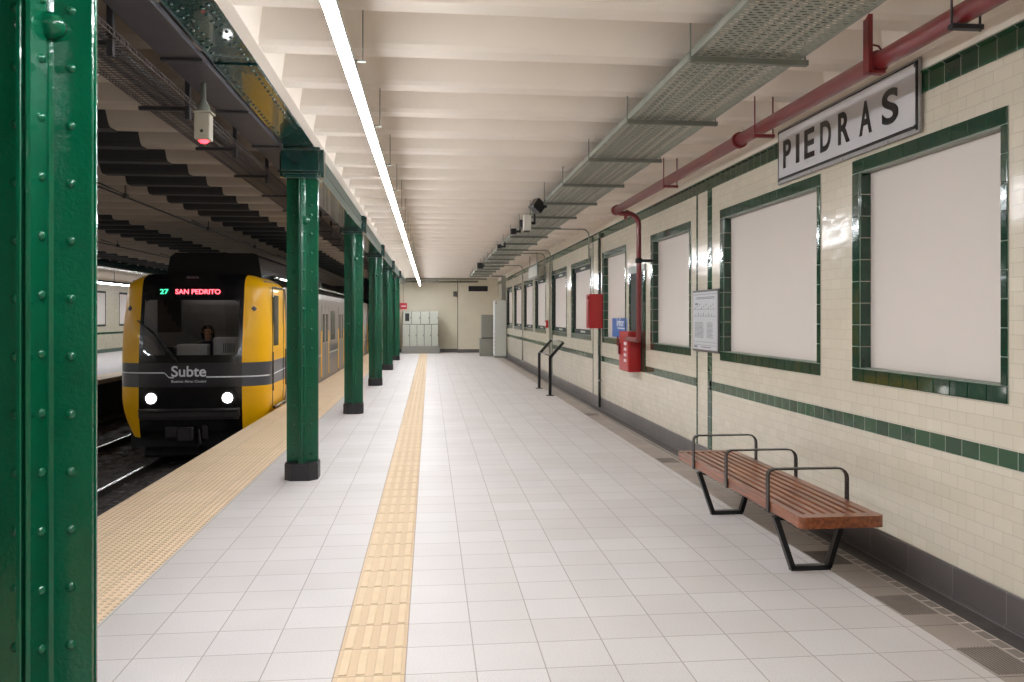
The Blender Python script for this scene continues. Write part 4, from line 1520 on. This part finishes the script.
# destination display
g = MB(); nose_patch(g, lin(-.62, .55, 8), [2.03, 2.22], .006); dd_ = g.build('destination_display', 'black_enamel', train, fix=False)
yd = TYF + lean(2.2) - .035
g = MB(); put_text(g, '27', (TXC - .54, yd, 2.085), (1, 0, 0), (0, 0, 1), .14, .085, .012, .003); g.build('route_number', 'led_green', dd_)
g = MB(); put_text(g, 'SAN PEDRITO', (TXC - .28, yd, 2.085), (1, 0, 0), (0, 0, 1), .76, .085, .012, .003); g.build('destination_text', 'led_red', dd_)
# headlights
for s in (-1, 1):
    x = s * .64
    g = MB(); g.dome((TXC + x, TYF - .012, .275), (0, -1, 0), .088, .03, 20, 4); hl = g.build('headlight', 'headlamp', train)
    g = MB()
    ringp = [(TXC + x + .105 * math.cos(a), TYF - .008, .275 + .105 * math.sin(a)) for a in [2 * PI * i / 24 for i in range(25)]]
    g.tube(ringp, .014, 6, caps=False); g.build('bezel', 'bumper', hl)
g = MB(); g.box((TXC + .72, TYF - .02, -.04), (TXC + .78, TYF, .02), .004); g.build('tail_lamp', 'sign_red', train)
# bumper and skirt
g = MB()
g.box((TXC - .84, TYF - .07, .05), (TXC + .84, TYF + .1, .09), .01); g.box((TXC - .84, TYF - .05, -.06), (TXC + .84, TYF + .1, .04), .01); g.box((TXC - .82, TYF - .03, -.1), (TXC + .82, TYF + .1, -.06), .01)
g.build('bumper_beam', 'bumper', train)
g = MB()
g.tube([(TXC - .05, TYF + .35, -.36), (TXC - .05, TYF - .05, -.36)], .07, 12); g.box((TXC - .17, TYF - .14, -.46), (TXC + .09, TYF - .03, -.22), .02)
g.box((TXC - .42, TYF + .0, -.42), (TXC - .2, TYF + .15, -.22), .02); g.box((TXC + .2, TYF + .0, -.45), (TXC + .3, TYF + .15, -.2), .02)
g.tube([(TXC + .16, TYF - .02, -.26), (TXC + .2, TYF - .08, -.5), (TXC + .12, TYF + .05, -.62)], .02, 8)
g.build('coupler', 'bumper', train)
g = MB(); g.box((TXC - 1.1, TYF + .35, -.62), (TXC + 1.1, 44, -.1)); g.box((TXC - 1.0, TYF + .6, -.85), (TXC + 1.0, TYF + 3.2, -.5), .05); g.box((TXC - 1.0, TYF + 10.5, -.85), (TXC + 1.0, TYF + 13.2, -.5), .05); g.build('underframe', 'train_under', train)
for s in (-1, 1):
    for yy in (TYF + 1.0, TYF + 2.7):
        g = MB(); g.tube([(TXC + s * .70, yy, ZR + .40), (TXC + s * .80, yy, ZR + .40)], .40, 24); g.build('wheel', 'train_under', train)
# wiper
g = MB()
wp = lambda x, z, o=.03: tuple(nose(u_of(x), z) - Vector((0, o, 0)))
g.tube([wp(-.92, 1.62), wp(-.62, 1.42), wp(-.34, 1.0)], .012, 6); g.tube([wp(-.88, 1.6, .05), wp(-.55, 1.34, .05), wp(-.26, .96, .05)], .009, 6); g.tube([wp(-.62, 1.42, .04), wp(-.2, .92, .04)], .016, 6)
g.build('wiper', 'black_steel', train)
# round badges on the yellow cheeks
for x in (-1.10, 1.05):
    p = nose(u_of(x), 1.83)
    g = MB(); g.dome(p - Vector((0, .002, 0)), (.35 * (1 if x > 0 else -1), -1, 0), .055, .02, 4, 2); g.build('marker_lamp', 'frame_grey', train)
# cab door on the flank
XS_ = TXC + HW
g = MB()
y0d, y1d = on_x(272.5, XS_)[0], on_x(283.4, XS_)[0]
for a, b, c, d in ((y0d, y0d + .035, .05, 2.24), (y1d - .035, y1d, .05, 2.24), (y0d, y1d, 2.21, 2.24)):
    g.box((XS_ - .005, a, c), (XS_ + .004, b, d))
cd_ = g.build('cab_door', 'black_enamel', train)
g = MB(); g.box((XS_ - .005, y0d + .10, 1.15), (XS_ + .008, y0d + .55, 2.08), .01); g.build('door_window', 'train_black', cd_)
g = MB(); g.tube([(XS_ + .03, y0d - .1, .35), (XS_ + .03, y0d - .1, 1.05)], .014, 8); g.tube([(XS_ + .03, y1d + .1, .35), (XS_ + .03, y1d + .1, 1.05)], .014, 8); g.box((XS_, y0d, .02), (XS_ + .05, y1d, .06), .006); g.build('handrail', 'strap_steel', cd_)
# body behind the nose: two coaches
for ci, (ya, yb) in enumerate(((YY_END, 31.2), (31.9, 44.5))):
    g = MB()
    prof = [(TXC - HW, -.12), (TXC + HW, -.12), (TXC + HW, 2.14), (TXC + HW - .03, 2.27), (TXC - HW + .03, 2.27), (TXC - HW, 2.14)]
    g.prism(prof, 'Y', ya, yb)
    cb_ = g.build('coach_body', 'train_silver', train)
    g = MB(); g.prism([(TXC - HW + .03, 2.27), (TXC + HW - .03, 2.27), (TXC + HW - .12, 2.36), (TXC + HW - .4, 2.46), (TXC, 2.5), (TXC - HW + .4, 2.46), (TXC - HW + .12, 2.36)], 'Y', ya, yb)
    g.build('roof', 'train_black', cb_)
    g = MB(); g.box((XS_ - .01, ya + .01, BA), (XS_ + .005, yb - .01, BB)); g.build('coach_band', 'train_band', cb_)
    g = MB(); g.box((XS_, ya + .01, LNZ - .07), (XS_ + .008, yb - .01, LNZ - .035)); g.build('white_line', 'cabinet_grey', cb_)
    g = MB(); g.box((XS_ - .30, ya + .01, 2.43), (XS_ - .2, yb - .01, 2.50), .01); g.build('roof_gutter', 'train_black', cb_)
    yy = ya + 1.4
    k = 0
    while yy + 2 < yb:
        # door pair then window
        for j in (0, 1):
            g = MB(); g.box((XS_ - .01, yy + j * .66, .0), (XS_ + .012, yy + j * .66 + .63, 1.98), .006)
            g.box((XS_ + .012, yy + j * .66 + .60, .0), (XS_ + .016, yy + j * .66 + .63, 1.98))
            dr = g.build('coach_door', 'train_silver', cb_)
        g = MB()
        for j in (0, 1): g.box((XS_ + .012, yy + j * .66 + .16, 1.0), (XS_ + .018, yy + j * .66 + .48, 1.75), .004)
        g.build('door_glass', 'train_black', cb_)
        g = MB(); g.box((XS_ - .01, yy - .16, .08), (XS_ + .014, yy - .02, 1.3), .004); g.box((XS_ - .01, yy + 1.34, .08), (XS_ + .014, yy + 1.48, 1.3), .004); g.build('yellow_strip', 'yellow_body', cb_)
        g = MB(); g.box((XS_ - .01, yy + 1.95, 1.0), (XS_ + .01, min(yy + 2.9, yb - .1), 1.85), .01); g.build('side_window', 'white_enamel' if k == 0 else 'train_black', cb_)
        yy += 3.9
        k += 1

# cab interior
g = MB()
g.box((TXC - 1.15, 16.15, .1), (TXC + 1.15, 16.2, 2.35)); g.box((TXC - 1.15, TYF + .35, .08), (TXC + 1.15, 16.2, .12)); g.box((TXC - 1.15, TYF + .6, 2.3), (TXC + 1.15, 16.2, 2.34))
for s in (-1, 1): g.box((TXC + s * 1.15, TYF + .7, .1), (TXC + s * 1.12, 16.2, 2.35))
g.build('cab_lining', 'cab_wall', train)
g = MB(); g.box((on_y(154, 16.1), 16.12, 1.38), (on_y(181, 16.1), 16.15, 2.02), .01); g.build('cab_back_window', 'camera_black', train)
g = MB(); g.box((TXC - .55, 16.08, 2.24), (TXC + .55, 16.14, 2.28)); g.build('cab_light', 'cab_lamp', train)
g = MB(); g.box((TXC - .95, TYF + .15, .5), (TXC + .95, TYF + .62, .98), .03); g.build('driving_desk', 'camera_black', train)
g = MB(); g.box((TXC - .29, TYF + .22, .96), (TXC + .22, TYF + .5, 1.2), .02); g.build('instrument_case', 'console', train)
g = MB(); g.box((TXC + .33, TYF + .2, .96), (TXC + .78, TYF + .55, 1.32), .03)
ac = g.build('ventilator', 'console', train)
g = MB()
for k in range(6): g.box((TXC + .52 + k * .035, TYF + .193, 1.05), (TXC + .535 + k * .035, TYF + .2, 1.22))
g.build('ventilator_slots', 'camera_black', ac)
g = MB(); g.box((TXC - .5, TYF + .25, .97), (TXC - .32, TYF + .45, 1.16), .03); g.build('handset', 'camera_black', train)

# driver: continuous skinned body seated in the cab, facing the front
dx, dy = TXC + .04, TYF + 1.0
t = thing('person', (dx, dy, .12), 'driver in dark uniform seated behind the windscreen of the train', 'person')


def skin_obj(name, pts, edges, radii, mt, parent, lv=2):
    me = bpy.data.meshes.new(name)
    me.from_pydata([tuple(Vector(p) - WORLD[parent.name]) for p in pts], edges, [])
    o = bpy.data.objects.new(name, me); COL.objects.link(o)
    o.parent = parent; WORLD[o.name] = WORLD[parent.name]
    sk = o.modifiers.new('skin', 'SKIN'); sk.use_smooth_shade = True
    for i, r_ in enumerate(radii):
        r2 = r_ if isinstance(r_, tuple) else (r_, r_)
        me.skin_vertices[0].data[i].radius = r2
    me.skin_vertices[0].data[0].use_root = True
    sb = o.modifiers.new('sub', 'SUBSURF'); sb.levels = lv; sb.render_levels = lv
    me.materials.append(M[mt])
    return o


B = lambda x, y, z: (dx + x, dy + y, z)
pts = [B(0, .05, .62), B(0, .04, .80), B(0, .02, 1.0), B(0, .0, 1.16), B(0, -.01, 1.24),
       B(-.16, 0, 1.17), B(-.22, -.06, .98), B(-.2, -.3, .93), B(.16, 0, 1.17), B(.22, -.06, .98), B(.2, -.3, .93),
       B(-.09, -.12, .60), B(-.12, -.42, .6), B(-.12, -.44, .24), B(.09, -.12, .60), B(.12, -.42, .6), B(.12, -.44, .24)]
ed = [(0, 1), (1, 2), (2, 3), (3, 4), (3, 5), (5, 6), (6, 7), (3, 8), (8, 9), (9, 10), (0, 11), (11, 12), (12, 13), (0, 14), (14, 15), (15, 16)]
rad = [(.15, .11), (.14, .1), (.15, .105), (.12, .08), .05, .07, .05, .035, .07, .05, .035, .085, .07, .05, .085, .07, .05]
skin_obj('clothed_body', pts, ed, rad, 'uniform', t)
hp = [B(0, -.01, 1.22), B(0, -.02, 1.30), B(0, -.03, 1.36), B(0, -.03, 1.44), B(0, -.02, 1.49)]
skin_obj('head', hp, [(0, 1), (1, 2), (2, 3), (3, 4)], [.045, .05, (.062, .072), (.075, .088), (.055, .065)], 'skin', t)
g = MB()
for a, b, r_ in ((-.028, 1.42, .009), (.028, 1.42, .009)):
    g.dome(B(a, -.118, b), (0, -1, 0), r_, .004)
g.box(B(-.022, -.118, 1.352), B(.022, -.112, 1.358))
g.build('eyes_and_mouth', 'hair', t)
g = MB(); g.dome(B(0, -.115, 1.385), (0, -1, .1), .013, .02); 
for s in (-1, 1): g.dome(B(s * .082, -.03, 1.40), (s, 0, 0), .02, .012)
g.build('nose_and_ears', 'skin', t)
g = MB(); g.dome(B(0, -.012, 1.45), (0, .12, 1), .098, .09, 16, 6); g.dome(B(0, .03, 1.42), (0, 1, -.3), .092, .07, 16, 5)
for s in (-1, 1): g.tube([B(s * .085, .01, 1.46), B(s * .1, .02, 1.36), B(s * .085, .03, 1.26)], [.02, .028, .015], 8)
g.build('hair', 'hair', t)
for s in (-1, 1):
    hx = s * .2
    pts = [B(hx, -.29, .93), B(hx, -.35, .935)]
    ed = [(0, 1)]; rad = [.026, (.032, .017)]
    for k in range(4):
        n_ = len(pts); off = (k - 1.5) * .019
        L = (.03, .036, .033, .026)[k]
        pts += [B(hx + off, -.385, .937), B(hx + off, -.385 - L, .932), B(hx + off, -.385 - L * 1.7, .915)]
        ed += [(1, n_), (n_, n_ + 1), (n_ + 1, n_ + 2)]; rad += [.010, .009, .007]
    n_ = len(pts)
    pts += [B(hx - s * .035, -.345, .93), B(hx - s * .05, -.37, .922)]; ed += [(1, n_), (n_, n_ + 1)]; rad += [.010, .008]
    skin_obj('hand', pts, ed, rad, 'skin', t, 1)
g = MB(); g.box(B(-.24, -.16, .45), B(.24, .26, .53), .03); g.box(B(-.22, .2, .5), B(.22, .28, 1.1), .03); g.tube([B(0, .05, .12), B(0, .05, .46)], .05, 12)
g.build('driver_seat', 'camera_black', train)
